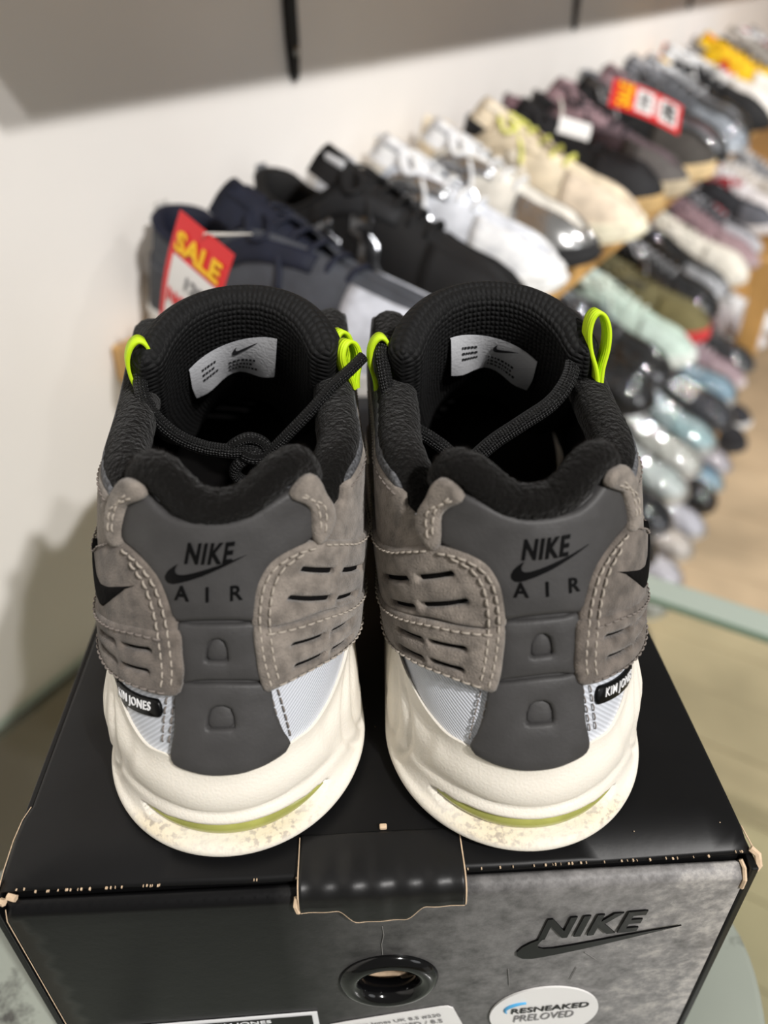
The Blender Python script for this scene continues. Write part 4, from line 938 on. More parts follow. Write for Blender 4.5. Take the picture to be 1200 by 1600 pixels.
for sh_, bs, dr, wd, h, w, g in (
    (shoeL, (-.0838, .245, .1165), (.14, -.02, 1), (.9, .35, 0), .0185, .0052, .0062), (shoeL, (-.0108, .252, .1165), (-.1, 0, 1), (.7, .7, 0), .0135, .0050, .0060), (shoeL, (-.0140, .261, .1175), (-.05, 0, 1), (.8, .6, 0), .0125, .0050, .0050),
    (shoeR, (-.0012, .252, .1150), (.05, 0, 1), (.95, .2, 0), .0165, .0050, .0056), (shoeR, (.0742, .246, .1215), (-.14, .02, 1), (.96, .25, 0), .0200, .0052, .0058), (shoeR, (.0630, .261, .126), (0, 0, 1), (.9, .3, 0), .0090, .005, .005)):
    lb_ = loc_of(sh_, bs); a_ = -sh_.root.rotation_euler[2]; rt_ = Matrix.Rotation(a_, 3, 'Z')
    webbing_loop(sh_, lb_, rt_ @ Vector(dr), rt_ @ Vector(wd), h, w, g)

# ------------------------------------------------------------------ sneakers on the rack
HB = random.Random(11)
def bgmat(c, gloss):
    k = 'shoe_%d_%d_%d_%s' % (c + (gloss,))
    if k in MATS: return MATS[k]
    if gloss == 'silver': return mat(k, rgb(*c), .22, metal=.9, bump=.25, bscale=90)
    if gloss == 'wrap': return mat(k, rgb(*c), .6, noise=.15, nscale=60, bump=.3, bscale=300)
    if gloss == 'shine': return mat(k, rgb(*c), .35, coat=.5, coat_rough=.08, noise=.2, nscale=60, bump=.3, bscale=160, bdist=.002)
    return mat(k, rgb(*c), .75, noise=.18, nscale=70, bump=.3, bscale=500)
KIND = {
 'runner': dict(hH=[(0, .074), (.03, .066), (.07, .054), (.10, .066), (.125, .082), (.15, .078), (.19, .060), (.23, .042), (.265, .034), (.30, .014)], sole=[(0, .036), (.06, .034), (.15, .030), (.22, .026), (.30, .024)], flare=.005, wav=.0022),
 'court': dict(hH=[(0, .070), (.03, .064), (.07, .056), (.10, .066), (.13, .078), (.16, .070), (.20, .054), (.24, .044), (.27, .038), (.30, .018)], sole=[(0, .030), (.15, .027), (.30, .027)], flare=.0025, wav=0),
}
def outline_bg(n=64):
    Wd = Spl([(0, .030), (.012, .034), (.05, .0385), (.10, .038), (.15, .041), (.20, .048), (.235, .0485), (.265, .042), (.285, .030)])
    P = []
    for i in range(n + 1):      # from the toe, down the left side, round the heel, up the right side
        t = -1 + 2 * i / n; a = abs(t); sg = -1 if t < 0 else 1
        if a < .18: th = a / .18 * pi / 2; p = (sg * .036 * sin(th), .038 * (1 - cos(th)))
        elif a < .86: y = .038 + (a - .18) / .68 * .215; p = (sg * (Wd(y) if y > .06 else .036 + (Wd(.06) - .036) * (y - .038) / .022), y)
        else: th = (a - .86) / .14 * pi / 2; w0 = Wd(.253); p = (sg * w0 * cos(th), .253 + .042 * sin(th))
        P.append(Vector((p[0], p[1])))
    return P
BGP = outline_bg()
def bg_meshes(kind):
    K = KIND[kind]; H = Spl(K['hH']); SOL = Spl(K['sole']); P = BGP; n = len(P); NV = 12; out = {}
    Nn = []
    for i in range(n):
        d = P[min(i + 1, n - 1)] - P[max(i - 1, 0)]; nn = Vector((d.y, -d.x)).normalized()
        if (P[i] - Vector((0, .14))).dot(nn) < 0: nn = -nn
        Nn.append(nn)
    def up(i, v, off=0):
        p = P[i]; y0 = p.y
        close = sstep(.10, .205, y0); e = .12 + .88 * close
        q = v if close < .01 else (v * (1 - close) + sin(v * pi / 2) * close)
        x = p.x * (1 - e * v ** (2.2 - .4 * close)); y = y0 + (.020 * v * sstep(.06, 0, y0)) - .022 * v * v * sstep(.22, .30, y0)
        z = SOL(y0) - .006 + (H(y0) + .006) * q
        return Vector((x + Nn[i].x * off * (1 - v * .6 * close), y + Nn[i].y * off * (1 - v * close), z + off * (.15 + .85 * v * close)))
    def grid(i0, i1, v0, v1, off, m=None, skew=0):
        V = []; a_ = int(max(2, (v1 - v0) * NV)) + 1; q = a_ + 1; I = list(range(i0, i1 + 1))
        for o_ in (off, 0 if off else -.0015):
            for i in I:
                for j in range(q): V.append(up(min(n - 1, max(0, int(round(i + skew * j / a_)))), v0 + (v1 - v0) * j / a_, o_))
        N_ = len(I) * q; Fc = [(i * q + j, (i + 1) * q + j, (i + 1) * q + j + 1, i * q + j + 1) for i in range(len(I) - 1) for j in range(a_)]
        Fc += [tuple(x + N_ for x in f)[::-1] for f in Fc]
        bd = [i * q for i in range(len(I))] + [(len(I) - 1) * q + j for j in range(1, q)] + [i * q + a_ for i in range(len(I) - 2, -1, -1)] + [j for j in range(a_ - 1, 0, -1)]
        Fc += [(bd[i], bd[(i + 1) % len(bd)], bd[(i + 1) % len(bd)] + N_, bd[i] + N_) for i in range(len(bd))]
        return V, Fc
    c_ = n // 2
    # loose clear film some of the shoes are wrapped in
    rr = random.Random(5); ph = [(rr.uniform(160, 480), rr.uniform(160, 480), rr.uniform(160, 480), rr.uniform(0, 6)) for _ in range(7)]
    V = []; NF = 26; I = range(0, n)
    fine = []
    for i in range(2 * n - 1):
        a, b = i // 2, min(n - 1, i // 2 + i % 2); fine.append((a, b))
    for a, b in fine:
        for j in range(NF + 1):
            v = j / NF; p = (up(a, v, .006) + up(b, v, .006)) / 2; w_ = sum(sin(p.x * f1 + p.y * f2 + p.z * f3 + f4) for f1, f2, f3, f4 in ph)
            nn = Vector((p.x, (p.y - .14) * .4, p.z - .02)).normalized(); V.append(p + nn * (.00028 * w_ + .002))
    q = NF + 1; out['film_wrap'] = [(V, [(i * q + j, (i + 1) * q + j, (i + 1) * q + j + 1, i * q + j + 1) for i in range(len(fine) - 1) for j in range(NF)])]
    out['upper'] = [grid(0, n - 1, 0, 1, 0)]
    out['toe_cap'] = [merge([grid(0, 9, 0, .78, .0016), grid(n - 10, n - 1, 0, .78, .0016)])]
    out['heel_counter'] = [grid(c_ - 9, c_ + 9, 0, .62, .0016)]
    out['eyestay'] = [grid(12, 20, .70, .93, .0022), grid(n - 21, n - 13, .70, .93, .0022)]
    st = []
    if kind == 'runner':
        for i0 in (12, 16, 20): st.append(grid(i0, i0 + 2, .05, .7, .0024, skew=2)); st.append(grid(n - 3 - i0, n - 1 - i0, .05, .7, .0024, skew=-2))
    else:
        st = [grid(11, 21, .22, .48, .0018, skew=4), grid(n - 22, n - 12, .22, .48, .0018, skew=-4)]
    out['side_stripe'] = st
    # lining: rolled collar and the inside wall
    I = [i for i in range(n) if P[i].y < .125]; V = []; prof = [(1, .002), (1.03, -.001), (1.03, -.005), (1, -.008), (.7, -.009), (.3, -.008)]
    for i in I:
        for v, o_ in prof:
            p = up(i, min(v, 1), o_); V.append(p + Vector((0, 0, (v - 1) * .09 if v > 1 else 0)))
    q = len(prof); out['lining'] = [(V, [(i * q + j, (i + 1) * q + j, (i + 1) * q + j + 1, i * q + j + 1) for i in range(len(I) - 1) for j in range(q - 1)])]
    V = [Vector((P[i].x * .8, P[i].y * .9 + .012, SOL(P[i].y) + .003)) for i in range(n) if P[i].y < .2]; out['insole'] = [(V, [tuple(range(len(V)))])]
    # tongue
    V = []; nt = 9; nw = 7
    for o_ in (.004, -.004):
        for j in range(nt + 1):
            t = j / nt; y = .098 + .095 * t; z = SOL(.12) + H(.125) + .026 * (1 - t) ** 1.5 - .028 * t ** 1.2 - .004
            for k in range(nw + 1):
                s_ = -1 + 2 * k / nw; V.append(Vector((s_ * (.027 - .008 * t) * (1 - .25 * (1 - t) ** 3), y + .012 * s_ * s_ * -(1 - t), z + o_ * (1 - s_ ** 4) - .010 * s_ * s_ - (.006 * s_ * s_ * (1 - t)))))
    q = nw + 1; N_ = (nt + 1) * q; Fc = [(j * q + k, j * q + k + 1, (j + 1) * q + k + 1, (j + 1) * q + k) for j in range(nt) for k in range(nw)]; Fc += [tuple(x + N_ for x in f)[::-1] for f in Fc]
    bd = [k for k in range(q)] + [j * q + nw for j in range(1, nt + 1)] + [nt * q + k for k in range(nw - 1, -1, -1)] + [j * q for j in range(nt - 1, 0, -1)]
    Fc += [(bd[i], bd[(i + 1) % len(bd)], bd[(i + 1) % len(bd)] + N_, bd[i] + N_) for i in range(len(bd))]; out['tongue'] = [(V, Fc)]
    # laces, bars and a bow
    lc = []
    for k in range(6):
        y = .122 + k * .0165; z = SOL(.15) + H(y) * .985 + .001; w = .021 - .0006 * k
        V, Fc, _ = tube_geo(catmull([(-w, y - .002, z - .006), (-w * .5, y + .001, z + .0015), (0, y + .003, z + .003), (w * .5, y + .001, z + .0015), (w, y - .002, z - .006)], 3), .0034, 6, .45); lc.append((V, Fc))
    out['lace'] = lc
    z = SOL(.12) + H(.122) + .002
    bow = []
    for sg in (-1, 1):
        V, Fc, _ = tube_geo(catmull([(0, .116, z + .003), (sg * .018, .122, z + .006), (sg * .032, .134, z - .006), (sg * .022, .142, z - .004), (0, .122, z + .003)], 4), .0026, 6, .6); bow.append((V, Fc))
        V, Fc, _ = tube_geo(catmull([(0, .118, z + .003), (sg * .012, .136, z + .002), (sg * .030, .155, z - .020), (sg * .041, .16, z - .036)], 4), .0024, 6, .7); bow.append((V, Fc))
    out['lace_bow'] = [merge(bow)]
    # midsole and outsole
    def sole(levels, bulge):
        V = []
        for lv in levels:
            for i in range(n):
                y = P[i].y; h = SOL(y); z, o_ = lv(h, i); z += .010 * sstep(.23, .30, y) * (1 - z / .05)
                V.append(Vector((P[i].x + Nn[i].x * o_, P[i].y + Nn[i].y * o_, z)))
        L_ = len(levels); Fc = [(k * n + i, k * n + (i + 1) % n, (k + 1) * n + (i + 1) % n, (k + 1) * n + i) for k in range(L_ - 1) for i in range(n)]
        Fc += [tuple(range(n))[::-1], tuple(range((L_ - 1) * n, L_ * n))]; return V, Fc
    fl_, wv = K['flare'], K['wav']
    mids = [lambda h, i: (.0055, .0005 + fl_ * .6), lambda h, i: (.0075, .002 + fl_ + wv * sin(i * .9)), lambda h, i: (h * .45, .002 + fl_ * .8 + wv * sin(i * .9 + 1)), lambda h, i: (h * .62, .0006 + fl_ * .5 - wv * .6), lambda h, i: (h * .85, .0025 + fl_ * .3 + wv * .5 * sin(i * .6)), lambda h, i: (h - .001 + .002 * wv / .0022 * sin(i * .45), .0020), lambda h, i: (h, -.003)]
    out['midsole'] = [sole(mids, 0)]
    out['outsole'] = [sole([lambda h, i: (.0, -.002), lambda h, i: (.001, .001 + fl_ * .7), lambda h, i: (.0053, .0012 + fl_ * .7), lambda h, i: (.0056, -.001)], 0)]
    # moulded logo-free tag on the tongue and the pull tab at the heel
    zt = SOL(.12) + H(.125) + .012
    Vb, Fb = box_geo(-.013, .013, .1010, .1185, zt + .0035, zt + .0085, .001); Vb = [Vector((v.x, v.y, v.z - (v.y - .1) * .42)) for v in Vb]; out['tongue_badge'] = [(Vb, Fb)]
    Vh, Fh = box_geo(-.007, .007, -.0005, .004, SOL(0) + .030, SOL(0) + H(0) + .006, .0015); Vh = [Vector((v.x, v.y + (v.z - SOL(0)) * .24, v.z)) for v in Vh]; out['heel_tab'] = [(Vh, Fh)]
    meshes = []
    for nm, lst in out.items():
        for V, Fc in lst:
            me = bpy.data.meshes.new(nm); me.from_pydata([tuple(v) for v in V], [], Fc); me.validate()
            bm = bmesh.new(); bm.from_mesh(me); bmesh.ops.recalc_face_normals(bm, faces=bm.faces); bm.to_mesh(me); bm.free()
            me.polygons.foreach_set('use_smooth', [True] * len(me.polygons)); me.materials.append(M['lining']); meshes.append((nm, me))
    return meshes
BGM = {k: bg_meshes(k) for k in KIND}
def film_mat():
    m = bpy.data.materials.new('clear_film'); m.use_nodes = True; nt = m.node_tree; N = nt.nodes; L = nt.links; N.clear()
    o = N.new('ShaderNodeOutputMaterial'); t = N.new('ShaderNodeBsdfTransparent'); t.inputs[0].default_value = (.97, .97, .97, 1)
    g = N.new('ShaderNodeBsdfGlossy'); g.inputs['Roughness'].default_value = .025
    f = N.new('ShaderNodeFresnel'); f.inputs['IOR'].default_value = 1.9; mx = N.new('ShaderNodeMixShader')
    L.new(f.outputs[0], mx.inputs[0]); L.new(t.outputs[0], mx.inputs[1]); L.new(g.outputs[0], mx.inputs[2]); L.new(mx.outputs[0], o.inputs[0]); return m
FILM = film_mat()
def bg_shoe(row, s, kind, cols, label, group, n0=None, scale=1.0, turn=0.0, gloss=None, flip=1):
    """cols: colour per part; 'upper' is the fallback"""
    n_h = ROWH[row] if n0 is None else n0
    r = empty('display_sneaker', W(s, n_h, ROWZ[row] + .0004), atan2(NV.y, NV.x) - pi / 2 + turn); r.scale = (scale * .89, scale, scale)
    tag(r, label, 'sneaker', group)
    g = gloss or {}
    for nm, me in BGM[kind]:
        if nm == 'film_wrap':
            if g.get('all') != 'wrap': continue
            o = bpy.data.objects.new(nm, me); COL.objects.link(o); o.parent = r; o.material_slots[0].link = 'OBJECT'; o.material_slots[0].material = FILM; continue
        c_ = cols.get(nm)
        if c_ is None: c_ = {'tongue': cols['upper'], 'toe_cap': cols['upper'], 'heel_counter': cols['upper'], 'eyestay': cols.get('heel_counter', cols['upper']), 'side_stripe': cols.get('toe_cap', cols['upper']), 'lining': cols.get('tongue', cols['upper']), 'insole': (60, 60, 62), 'lace': cols.get('lace', cols['upper']), 'lace_bow': cols.get('lace', cols['upper']), 'midsole': (232, 230, 226), 'outsole': cols.get('midsole', (200, 200, 200)), 'tongue_badge': cols.get('side_stripe', cols['upper']), 'heel_tab': cols.get('side_stripe', cols['upper'])}.get(nm, cols['upper'])
        o = bpy.data.objects.new(nm, me); COL.objects.link(o); o.parent = r
        o.material_slots[0].link = 'OBJECT'; o.material_slots[0].material = bgmat(tuple(c_), g.get(nm, g.get('all', 'cloth')))
    return r
BK, DK, WH, CR, SV, MV, GY, MT, OL_, NV_, YL, RD, LB, TN = (16, 16, 18), (38, 38, 42), (236, 238, 242), (232, 218, 192), (196, 198, 202), (150, 124, 130), (128, 130, 134), (196, 216, 204), (112, 106, 72), (22, 27, 44), (246, 196, 24), (170, 34, 48), (176, 204, 222), (186, 160, 128)
R1 = [
 (.462, 'court', dict(upper=(70, 73, 80), toe_cap=(206, 210, 220), heel_counter=(66, 68, 74), eyestay=NV_, tongue=NV_, lining=(16, 20, 40), lace=NV_, side_stripe=NV_, midsole=(222, 220, 216), heel_tab=(206, 204, 200)), 'grey and navy court sneaker with a red SALE card, first on the top shelf', {}, 1.07),
 (.590, 'runner', dict(upper=BK, toe_cap=BK, eyestay=(30, 31, 34), tongue=BK, lining=(10, 10, 11), lace=BK, side_stripe=(118, 120, 124), midsole=(24, 24, 26), tongue_badge=SV), 'black runner with grey side bars, standing second on the top shelf', {'side_stripe': 'silver'}, 1.03),
 (.690, 'runner', dict(upper=(222, 226, 234), toe_cap=WH, heel_counter=(214, 224, 240), eyestay=SV, lining=(206, 220, 238), tongue=WH, lace=WH, side_stripe=SV, midsole=(238, 238, 236)), 'white mesh runner with pale blue heel lining beside the black runner', {'eyestay': 'silver', 'side_stripe': 'silver'}, .98),
 (.798, 'runner', dict(upper=(226, 222, 212), toe_cap=(206, 206, 206), heel_counter=CR, eyestay=SV, lining=CR, tongue=WH, lace=WH, side_stripe=SV, midsole=(34, 34, 36)), 'white runner with a shiny silver toe and cream heel on the top shelf', {'toe_cap': 'silver', 'eyestay': 'silver', 'side_stripe': 'silver'}, .98),
 (.905, 'runner', dict(upper=CR, toe_cap=(228, 212, 190), heel_counter=(206, 186, 156), eyestay=(222, 208, 182), lining=(226, 214, 192), tongue=CR, lace=(224, 226, 120), side_stripe=(238, 230, 214), midsole=(240, 232, 208)), 'chunky cream runner with pale lime laces on the top shelf', {}, 1.04),
 (1.025, 'court', dict(upper=BK, toe_cap=(30, 30, 33), tongue=BK, lining=BK, lace=DK, side_stripe=DK, midsole=(196, 164, 112)), 'black sneaker with a tan sole carrying a blank white paper tag', {}, 1.0),
 (1.140, 'runner', dict(upper=(96, 80, 86), toe_cap=(92, 88, 86), heel_counter=MV, tongue=MV, lining=(116, 90, 96), lace=DK, side_stripe=BK, midsole=(190, 176, 150)), 'mauve heeled brown grey runner behind the white paper tag', {}, 1.02),
 (1.245, 'court', dict(upper=BK, toe_cap=(70, 66, 62), tongue=BK, lining=BK, lace=(150, 150, 152), side_stripe=(84, 78, 74), midsole=(222, 196, 150)), 'black sneaker with grey laces and pale gum sole below the red card', {}, 1.05),
 (1.350, 'runner', dict(upper=(140, 116, 122), toe_cap=GY, heel_counter=MV, tongue=MV, lining=MV, lace=GY, side_stripe=DK, midsole=(60, 60, 62)), 'dusty mauve runner with a grey toe behind the red card', {'all': 'wrap'}, 1.02),
 (1.460, 'runner', dict(upper=(112, 114, 120), toe_cap=(176, 182, 190), tongue=(120, 122, 128), lining=(100, 102, 108), lace=(150, 152, 158), side_stripe=SV, midsole=(206, 214, 224)), 'grey runner with a clear glossy toe at the right of the red card', {'toe_cap': 'wrap', 'all': 'wrap'}, 1.05),
 (1.580, 'runner', dict(upper=(160, 162, 168), toe_cap=DK, tongue=SV, lining=(206, 206, 200), lace=WH, side_stripe=DK, midsole=(40, 40, 44)), 'pale grey runner with a charcoal toe and white laces', {'all': 'wrap'}, 1.0),
 (1.700, 'runner', dict(upper=BK, toe_cap=(18, 18, 20), tongue=WH, lining=BK, lace=WH, side_stripe=WH, midsole=(20, 20, 22)), 'black runner with white laces and white side bars on the top shelf', {}, 1.05),
 (1.830, 'court', dict(upper=(226, 222, 214), toe_cap=(236, 232, 226), tongue=WH, lining=(230, 222, 196), lace=WH, side_stripe=BK, heel_counter=BK, midsole=(236, 232, 224)), 'cream white sneaker with a black heel before the yellow one', {}, 1.0),
 (1.960, 'runner', dict(upper=YL, toe_cap=(242, 238, 230), heel_counter=YL, eyestay=YL, tongue=YL, lining=BK, lace=YL, side_stripe=(226, 60, 44), midsole=(240, 238, 232)), 'bright yellow runner with a white toe, first of the yellow two', {}, 1.08),
 (2.100, 'court', dict(upper=(40, 42, 48), toe_cap=YL, heel_counter=BK, tongue=DK, lining=(190, 70, 80), lace=DK, side_stripe=YL, midsole=(40, 40, 42)), 'charcoal sneaker with a yellow toe beside the bright yellow runner', {}, 1.0),
 (2.240, 'runner', dict(upper=(192, 186, 178), toe_cap=(206, 202, 196), tongue=(196, 190, 182), lining=(172, 166, 160), lace=(214, 210, 204), side_stripe=DK, midsole=(222, 218, 210)), 'greige runner at the picture edge on the top shelf', {'all': 'wrap'}, 1.05),
 (2.380, 'runner', dict(upper=(200, 190, 186), toe_cap=WH, heel_counter=RD, tongue=WH, lining=RD, lace=WH, side_stripe=RD, midsole=(236, 232, 228)), 'white runner with a dark red heel far along the top shelf', {}, 1.0),
 (2.520, 'court', dict(upper=DK, toe_cap=BK, tongue=DK, lining=BK, lace=WH, side_stripe=WH, midsole=WH), 'charcoal sneaker with a white sole, farthest on the top shelf', {}, 1.0)]
R2 = [
 (1.075, 'runner', dict(upper=BK, toe_cap=DK, tongue=BK, lining=BK, lace=DK, side_stripe=(90, 92, 96), midsole=(28, 28, 30)), 'black runner hidden by the cream one, second shelf, beside another black runner', {'all': 'wrap'}, 1.0),
 (1.175, 'runner', dict(upper=(34, 35, 38), toe_cap=BK, tongue=DK, lining=BK, lace=GY, side_stripe=(150, 160, 166), midsole=(70, 72, 76)), 'charcoal runner with pale side bars before the mint one', {'all': 'wrap'}, 1.0),
 (1.285, 'runner', dict(upper=MT, toe_cap=(200, 220, 210), tongue=(212, 226, 214), lining=(200, 220, 214), lace=(220, 232, 222), side_stripe=(186, 208, 206), midsole=(226, 234, 228)), 'mint green runner on the second shelf', {}, 1.05),
 (1.400, 'court', dict(upper=OL_, toe_cap=(116, 108, 70), tongue=(96, 92, 66), lining=(70, 68, 52), lace=(120, 112, 78), side_stripe=(98, 92, 62), midsole=(206, 60, 62), heel_counter=(70, 66, 48)), 'olive green sneaker with a red sole stripe beside the mint runner', {}, 1.05),
 (1.510, 'runner', dict(upper=(28, 28, 31), toe_cap=(40, 41, 45), tongue=BK, lining=BK, lace=SV, side_stripe=SV, midsole=(26, 26, 28)), 'black runner with silver laces between the olive and the cream sneakers', {'all': 'wrap', 'side_stripe': 'silver'}, 1.0),
 (1.620, 'runner', dict(upper=BK, toe_cap=SV, tongue=DK, lining=BK, lace=BK, side_stripe=(200, 202, 206), midsole=(206, 206, 208)), 'black runner with a silver grey toe below the cream white one', {'all': 'wrap'}, 1.0),
 (1.735, 'court', dict(upper=(228, 224, 212), toe_cap=(232, 228, 216), tongue=(226, 222, 208), lining=(200, 192, 180), lace=(234, 230, 220), side_stripe=(226, 222, 210), midsole=(230, 226, 216)), 'cream white plain sneaker in the middle of the second shelf', {}, 1.05),
 (1.850, 'runner', dict(upper=(146, 120, 126), toe_cap=(158, 134, 138), tongue=(128, 104, 112), lining=(92, 74, 80), lace=(156, 134, 140), side_stripe=(110, 90, 98), midsole=(176, 156, 158)), 'mauve pink runner next to the cream white plain sneaker', {}, 1.05),
 (1.965, 'runner', dict(upper=(52, 54, 60), toe_cap=(176, 176, 182), tongue=DK, lining=BK, lace=(150, 152, 158), side_stripe=(170, 170, 176), midsole=(196, 196, 200)), 'dark grey runner with a pale toe beyond the mauve runner', {}, 1.0),
 (2.150, 'court', dict(upper=(38, 40, 46), toe_cap=(96, 98, 106), tongue=BK, lining=BK, lace=DK, side_stripe=RD, midsole=(226, 222, 222)), 'black sneaker with a dark red side stripe on the second shelf', {}, 1.0),
 (2.270, 'runner', dict(upper=(226, 222, 224), toe_cap=(230, 226, 226), heel_counter=RD, tongue=WH, lining=RD, lace=WH, side_stripe=RD, midsole=(236, 234, 232)), 'white and dark red runner on the second shelf', {}, 1.0),
 (2.400, 'court', dict(upper=(210, 204, 196), toe_cap=(190, 184, 174), tongue=(206, 200, 192), lining=(150, 146, 140), lace=WH, side_stripe=GY, midsole=(226, 220, 212)), 'stone coloured sneaker near the far end of the second shelf', {}, 1.0),
 (2.540, 'runner', dict(upper=GY, toe_cap=(150, 152, 156), tongue=GY, lining=DK, lace=WH, side_stripe=WH, midsole=WH), 'mid grey runner with white bars, farthest on the second shelf', {}, 1.0)]
R3 = [
 (1.10, 'runner', dict(upper=BK, toe_cap=BK, tongue=DK, lining=BK, lace=BK, side_stripe=DK, midsole=(30, 30, 32)), 'plain black runner, first in view on the third shelf', {'all': 'wrap'}, 1.0),
 (1.21, 'runner', dict(upper=(26, 27, 32), toe_cap=(34, 36, 44), tongue=BK, lining=BK, lace=SV, side_stripe=GY, midsole=(120, 122, 128)), 'black runner with grey sole under the mint one', {'all': 'wrap'}, 1.0),
 (1.32, 'runner', dict(upper=(206, 216, 214), toe_cap=(220, 228, 226), tongue=WH, lining=LB, lace=WH, side_stripe=YL, midsole=(236, 236, 232)), 'white runner with yellow side bars on the third shelf', {'all': 'wrap'}, 1.0),
 (1.43, 'runner', dict(upper=(212, 214, 208), toe_cap=(224, 226, 220), tongue=(210, 220, 222), lining=LB, lace=WH, side_stripe=(150, 178, 190), midsole=(232, 232, 228)), 'off white runner with light blue bars on the third shelf', {'all': 'wrap'}, 1.0),
 (1.54, 'runner', dict(upper=(188, 206, 208), toe_cap=(186, 214, 218), tongue=LB, lining=LB, lace=WH, side_stripe=WH, midsole=(226, 232, 232)), 'pale aqua runner in the third row wrapped in glossy film', {'all': 'wrap'}, 1.02),
 (1.65, 'runner', dict(upper=(60, 62, 68), toe_cap=(74, 76, 84), tongue=DK, lining=BK, lace=GY, side_stripe=BK, midsole=(90, 92, 98)), 'dark grey runner with a grey sole in the third row', {'all': 'wrap'}, 1.05),
 (1.76, 'court', dict(upper=(170, 196, 210), toe_cap=(160, 190, 206), tongue=LB, lining=LB, lace=WH, side_stripe=WH, midsole=(232, 234, 236)), 'sky blue sneaker on the third shelf', {'all': 'wrap'}, 1.0),
 (1.87, 'runner', dict(upper=(150, 130, 138), toe_cap=(166, 146, 152), tongue=MV, lining=MV, lace=(190, 176, 180), side_stripe=(196, 184, 186), midsole=(206, 196, 196)), 'dusty pink runner on the third shelf before the upright', {}, 1.0),
 (1.98, 'runner', dict(upper=(46, 47, 52), toe_cap=(60, 61, 66), tongue=DK, lining=BK, lace=GY, side_stripe=SV, midsole=(120, 122, 126)), 'charcoal runner beside the upright on the third shelf', {'all': 'wrap'}, 1.0),
 (2.16, 'runner', dict(upper=(206, 200, 204), toe_cap=(214, 208, 212), tongue=WH, lining=MV, lace=WH, side_stripe=MV, midsole=(226, 222, 222)), 'pale lilac runner past the upright on the third shelf', {}, 1.0),
 (2.29, 'court', dict(upper=WH, toe_cap=WH, tongue=WH, lining=GY, lace=WH, side_stripe=GY, midsole=WH), 'white court sneaker past the upright on the third shelf', {}, 1.0)]
R4 = [
 (1.12, 'court', dict(upper=DK, toe_cap=BK, tongue=DK, lining=BK, lace=BK, side_stripe=GY, midsole=WH), 'black sneaker with a white sole, first on the bottom shelf', {'all': 'wrap'}, 1.0),
 (1.23, 'runner', dict(upper=(40, 40, 44), toe_cap=(46, 46, 50), tongue=RD, lining=RD, lace=(210, 210, 206), side_stripe=(206, 60, 56), midsole=(206, 204, 200)), 'charcoal runner with red bars on the bottom shelf', {'all': 'wrap'}, 1.0),
 (1.34, 'runner', dict(upper=(216, 206, 200), toe_cap=(222, 214, 210), tongue=(206, 190, 184), lining=(200, 180, 172), lace=WH, side_stripe=(190, 70, 64), midsole=(230, 226, 222)), 'beige white runner with brick red bars at the low left end', {'all': 'wrap'}, 1.0),
 (1.45, 'runner', dict(upper=(222, 220, 224), toe_cap=(226, 224, 230), tongue=WH, lining=GY, lace=WH, side_stripe=(206, 200, 214), midsole=(236, 234, 236)), 'white runner with lilac bars and red sole, nearest the glass edge', {'all': 'wrap'}, 1.02),
 (1.56, 'runner', dict(upper=(224, 216, 208), toe_cap=(232, 226, 220), tongue=(206, 60, 54), lining=(200, 60, 56), lace=WH, side_stripe=(210, 204, 198), midsole=(236, 232, 226)), 'off white runner with a red tongue on the bottom shelf', {'all': 'wrap'}, 1.0),
 (1.67, 'runner', dict(upper=(218, 218, 226), toe_cap=(226, 226, 234), tongue=WH, lining=GY, lace=WH, side_stripe=SV, midsole=(238, 238, 240)), 'cool white runner in the middle of the bottom shelf', {'all': 'wrap'}, 1.02),
 (1.78, 'court', dict(upper=(24, 24, 27), toe_cap=BK, tongue=BK, lining=BK, lace=DK, side_stripe=(70, 100, 130), midsole=(30, 30, 33)), 'black sneaker with slate blue stripes on the bottom shelf', {'all': 'wrap'}, 1.02),
 (1.885, 'runner', dict(upper=(110, 150, 178), toe_cap=(180, 206, 218), tongue=(86, 116, 160), lining=(76, 104, 150), lace=(200, 216, 226), side_stripe=YL, midsole=(214, 226, 230)), 'blue runner with yellow bars on the bottom shelf', {'all': 'wrap'}, 1.0),
 (2.008, 'runner', dict(upper=(206, 200, 206), toe_cap=(216, 212, 218), tongue=WH, lining=GY, lace=WH, side_stripe=LB, midsole=(232, 230, 234)), 'pale grey white runner beside the lower upright', {'all': 'wrap'}, 1.0),
 (2.15, 'court', dict(upper=(40, 41, 46), toe_cap=(34, 34, 38), tongue=DK, lining=BK, lace=DK, side_stripe=GY, midsole=(60, 60, 64)), 'dark charcoal sneaker past the lower upright', {}, 1.05),
 (2.28, 'court', dict(upper=DK, toe_cap=(54, 54, 60), tongue=DK, lining=BK, lace=WH, side_stripe=WH, midsole=WH), 'charcoal sneaker with white laces, farthest on the bottom shelf', {}, 1.0)]
for row, lst, gname in ((0, R1, 'sneakers on the top rack shelf'), (1, R2, 'sneakers on the second rack shelf'), (2, R3, 'sneakers on the third rack shelf'), (3, R4, 'sneakers on the bottom rack shelf')):
    for s, kind, cols, label, gl, sc in lst:
        bg_shoe(row, s, kind, cols, label, gname, scale=sc * (.96 if row else .96), turn=HB.uniform(-.05, .05), gloss=gl)

